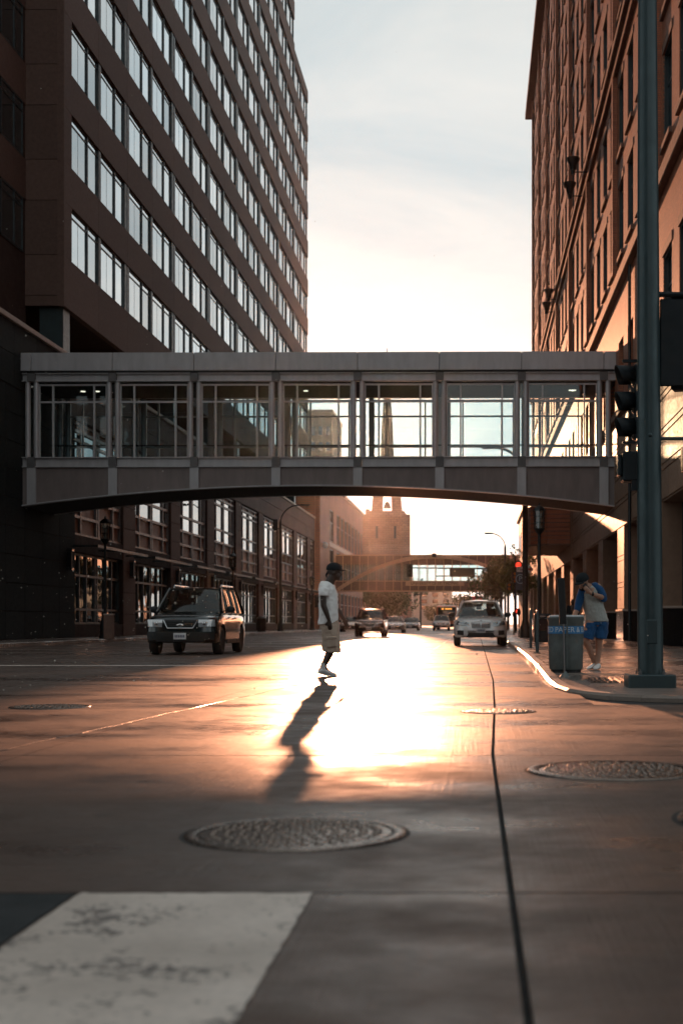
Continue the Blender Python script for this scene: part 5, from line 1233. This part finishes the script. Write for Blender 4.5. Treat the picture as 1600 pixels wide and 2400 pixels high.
# narrow dark board on a slim stand before the bin
dy = 19.6; st_ = root('sign_stand', (PX(1324, dy), dy, zs(dy)), 'narrow black board on a slim stand in front of the recycling bin', 'sign stand')
o = sub('board', MB().box(-.052, .052, -.02, .02, .76, 1.42), M['black'], st_, bevel=.006); o.rotation_euler = (0, R(-2.6), 0)
sub('stem', MB().tube([(-.012,0,.02),(-.03,0,.8)], .012, 8), M['frame_light'], st_); sub('foot', MB().lathe([(.085,.0),(.075,.018),(.03,.05),(.015,.08)], 16), M['bin'], st_, smooth=50)
# kerbside clutter
nb_ = root('news_box', (PX(1270, 42), 42, .135), 'dark newspaper box beside the lantern post', 'news box')
sub('cabinet', MB().box(-.26, .26, -.22, .22, .12, 1.0), M['navyblack'], nb_, bevel=.03); sub('legs', MB().box(-.22, -.17, -.2, .2, 0, .13).box(.17, .22, -.2, .2, 0, .13), M['black'], nb_); sub('window', MB().box(-.19, .19, -.235, -.221, .48, .86), M['darkglass'], nb_, bevel=.01); sub('handle', MB().box(-.08, .08, -.25, -.222, .90, .94), M['chrome'], nb_)
def rack(x, y, h, lab, lean=0):
    rt = root('bike_rack', (x, y, .135 if y > 24.5 else zs(y)), lab, 'bike rack', 'teal hoop racks by the kerb')
    pts = [(-.0, -.28, 0), (lean*.5, -.28, h*.75)] + [(lean*(.5+.5*math.sin(R(180)*k/8)), -.28 + .28*(1-math.cos(R(180)*k/8)), h*.75 + h*.25*math.sin(R(180)*k/8)) for k in range(1, 8)] + [(lean*.5, .28, h*.75), (0, .28, 0)]
    sub('hoop', MB().tube(pts, .028, 10), M['teal'], rt, smooth=40); sub('foot_plate', MB().lathe([(.08,0),(.08,.012)], 12, (0,-.28,0)).lathe([(.08,0),(.08,.012)], 12, (0,.28,0)), M['teal'], rt)
rack(PX(1258, 32.5), 32.5, 1.0, 'nearest teal hoop rack at the kerb beside the bin'); rack(PX(1243, 39), 39, 1.1, 'second teal hoop rack along the kerb')
for u, y, lab in ((1215, 70, 'parking meter at the kerb beside the silver four-wheel drive, nearer of two'), (1203, 84, 'parking meter farther along the right kerb')):
    pm = root('parking_meter', (PX(u, y), y, .135), lab, 'parking meter', 'parking meters on the right kerb'); sub('post', MB().tube([(0,0,0),(0,0,1.1)], .035, 8), M['black'], pm); sub('head', MB().ell((0,0,1.25), .10, .08, .18), M['black'], pm, smooth=60)
# left pavement: bin, board, signals
tb_ = root('litter_bin', (PX(613, 112), 112, .135), 'black litter bin on the left pavement below the podium windows', 'bin')
sub('drum', MB().lathe([(.33,0),(.35,.1),(.38,1.0),(.40,1.02)], 20), M['black'], tb_, smooth=40); sub('lid', MB().lathe([(.42,1.02),(.42,1.08),(.3,1.22),(.1,1.26)], 20), M['black'], tb_, smooth=40)
for k in range(10):
    a = k*math.pi/5; sub('slat', MB().box(-.04,.04,-.012,.012,.1,1.0), M['plastic'], tb_, (.40*math.cos(a), .40*math.sin(a), 0), rz=a + math.pi/2)
kb = root('kiosk_post', (PX(256, 60), 60, .135), 'short brown service post beside the nearest left lantern', 'post'); sub('body', MB().box(-.2, .2, -.15, .15, 0, 1.05), M['stone_trim'], kb, bevel=.02); sub('cap', MB().box(-.22, .22, -.17, .17, 1.05, 1.12), M['parapet'], kb, bevel=.02)
ls = root('signal_head_box', (PX(646, 117.2), 117.2, 0), 'black signal head seen from behind on the tall left street light', 'traffic signal'); sub('box', MB().box(-.2, .2, -.15, .15, PZ(1243,117), PZ(1217,117)), M['black'], ls, bevel=.03); sub('clamp', MB().box(.1, .45, -.04, .04, PZ(1240,117), PZ(1240,117) + .1), M['black'], ls)
l2 = root('walk_signal', (PX(741, 138), 138, .135), 'black walk signal on the lantern post beside the walking man', 'traffic signal'); signal(l2, .05, 0, 2.9, (1, -.3), None, 3, None, .42, .28); sub('clamp', MB().box(-.45, .1, -.04, .04, 3.3, 3.4), M['black'], l2)
# small roadside hoarding in the distance
hz_ = root('billboard', (PX(1128, 300), 300, 0), 'small red and white hoarding far down the street above the silver car roof', 'billboard'); sub('face', MB().box(-2.2, 2.2, -.1, .1, PZ(1410,300), PZ(1397,300)), M['sign_white'], hz_); sub('red_field', MB().box(-2.15, .1, -.13, -.105, PZ(1409.5,300), PZ(1397.5,300)), M['sign_red'], hz_)
for s in (-1, 1): sub('leg', MB().box(s*1.6-.1, s*1.6+.1, -.08, .08, 0, PZ(1410,300)), M['black'], hz_)
dp_ = root('utility_pole', (PX(985, 230), 230, 0), 'brown utility pole with a crossarm under the far footbridge', 'pole'); sub('pole', MB().tube([(0,0,0),(0,0,PZ(1388,230))], [.2,.15], 8), M['black'], dp_); sub('crossarm', MB().box(-1.1, .15, -.08, .08, PZ(1393,230)-.1, PZ(1393,230)+.1), M['black'], dp_)
# ------------------------------------------------------------------ trees
def leaf_mat(nm, c):
    m, t, p = _new(nm); n = noise(t, pos_vec(t), 1.2, 3); cc = mixc(t, rng(t, n, .3, .7, 0, 1), tuple(x*.6 for x in c), tuple(x*1.4 for x in c)); t.links.new(cc, p.inputs['Base Color']); p.inputs['Roughness'].default_value = .55
    tr = t.nodes.new('ShaderNodeBsdfTranslucent'); t.links.new(cc, tr.inputs[0]); ms = t.nodes.new('ShaderNodeMixShader'); ms.inputs[0].default_value = .35
    t.links.new(p.outputs[0], ms.inputs[1]); t.links.new(tr.outputs[0], ms.inputs[2]); t.links.new(ms.outputs[0], t.nodes['Material Output'].inputs[0]); return m
M['leaf'] = leaf_mat('green_leaves', (.055, .07, .025)); M['leaf2'] = leaf_mat('bronze_leaves', (.10, .075, .03)); M['bark'] = mat('bark', (.06, .042, .032), .9, var=.3, vs=8, bs=20)
def tree(x, y, h, cr, rx, rz, lab, mt, seed, nleaf=2600, ls=.22):
    rr = random.Random(seed); rt = root('tree', (x, y, .1), lab, 'tree', 'street trees'); tk = MB(); cz = h - rz; tips = []
    tk.tube([(0,0,0),(rr.uniform(-.1,.1),0,cz*.5),(rr.uniform(-.15,.15),.05,cz)], [.22*h/8,.15*h/8,.10*h/8], 8)
    for k in range(9):
        a = rr.uniform(0, 6.28); e = rr.uniform(.2, 1.1); q = Vector((rx*.75*math.cos(a)*math.cos(e), rx*.75*math.sin(a)*math.cos(e), cz + rz*.7*math.sin(e))); b0 = Vector((0,0,cz*rr.uniform(.55,.95))); tk.tube([b0, (b0+q)/2 + Vector((0,0,.2)), q], [.07*h/8,.05*h/8,.02], 6); tips.append(q)
    sub('trunk', tk, M['bark'], rt, smooth=60); cw = MB(); cl_ = [(Vector((rr.gauss(0,.45)*rx, rr.gauss(0,.45)*rx, cz + rr.gauss(0,.42)*rz)), rr.uniform(.22,.5)*rx) for _ in range(26)] + [(t_, rx*.3) for t_ in tips]
    for _ in range(nleaf):
        c, r_ = rr.choice(cl_); d = Vector((rr.gauss(0,1), rr.gauss(0,1), rr.gauss(0,.8))).normalized() * r_ * rr.random()**.4; p = c + d
        u = Vector((rr.gauss(0,1), rr.gauss(0,1), rr.gauss(0,1))).normalized(); v = u.cross(Vector((rr.gauss(0,1), rr.gauss(0,1), rr.gauss(0,1)))).normalized(); s_ = ls * rr.uniform(.6, 1.3)
        cw.add([p - u*s_, p + v*s_*.5, p + u*s_, p - v*s_*.5], [(0,1,2,3)])
    sub('crown', cw, mt, rt); return rt
tree(2.9, 150, 8.6, 0, 2.5, 2.9, 'dark street tree overlapping the right end of the far footbridge', M['leaf'], 11, 3600, .2)
tree(3.6, 121, 6.2, 0, 1.9, 1.9, 'lower street tree behind the parking signs on the right', M['leaf'], 12, 2600, .17)
tree(2.7, 172, 7.0, 0, 2.3, 2.2, 'yellow green street tree just over the roof of the silver four-wheel drive', M['leaf2'], 13, 2600, .2)
tree(-16.7, 252, 7.2, 0, 5.6, 2.9, 'wide dark tree under the left half of the far footbridge', M['leaf'], 14, 5200, .3)
tree(PX(1085, 360), 360, 8.4, 0, 3.6, 3.2, 'bronze tree rising above the bus in the distance', M['leaf2'], 15, 2200, .35)
tree(PX(1050, 380), 380, 6.0, 0, 4.6, 2.4, 'lower bronze tree in the distance left of the taller one', M['leaf2'], 16, 2200, .35)
tree(PX(1020, 400), 400, 5.2, 0, 4.4, 2.0, 'small bronze tree in the distance behind the bus, against the beige block', M['leaf2'], 17, 1800, .35)
# ------------------------------------------------------------------ floating seed fluff and haze
M['fluff'] = mat('pale_seed_fluff', (.62, .58, .52), .9, var=.05)
fl = MB(); rr = random.Random(5)
for _ in range(380):
    Y = rr.uniform(9, 34); u = rr.choice([rr.uniform(0, 760), rr.uniform(0, 760), rr.uniform(0, 1600)]); v = rr.choice([rr.uniform(1330, 1620), rr.uniform(1330, 1620), rr.uniform(100, 1600)])
    p = Vector((PX(u, Y), Y, max(.05, PZ(v, Y)))); r_ = rr.uniform(.003, .0085)
    fl.add([p+Vector(q)*r_ for q in ((1,0,0),(-1,0,0),(0,1,0),(0,-1,0),(0,0,1),(0,0,-1))], [(0,2,4),(2,1,4),(1,3,4),(3,0,4),(2,0,5),(1,2,5),(3,1,5),(0,3,5)])
f_ = put('dust', fl, M['fluff'], None, smooth=180); tag(f_, 'pale specks of seed fluff floating over the street', 'dust', None, 'stuff')
hm = bpy.data.materials.new('warm_haze'); hm.use_nodes = True; t = hm.node_tree; t.nodes.clear(); o_ = t.nodes.new('ShaderNodeOutputMaterial'); pv = t.nodes.new('ShaderNodeVolumePrincipled')
pv.inputs['Color'].default_value = (.95, .93, .90, 1); pv.inputs['Density'].default_value = .00003; pv.inputs['Anisotropy'].default_value = .90; t.links.new(pv.outputs[0], o_.inputs['Volume'])
hb_ = put('haze', MB().box(-395, 395, -99, 885, -1, 96), hm, None); tag(hb_, 'thin warm evening haze filling the street', 'haze', None, 'stuff')
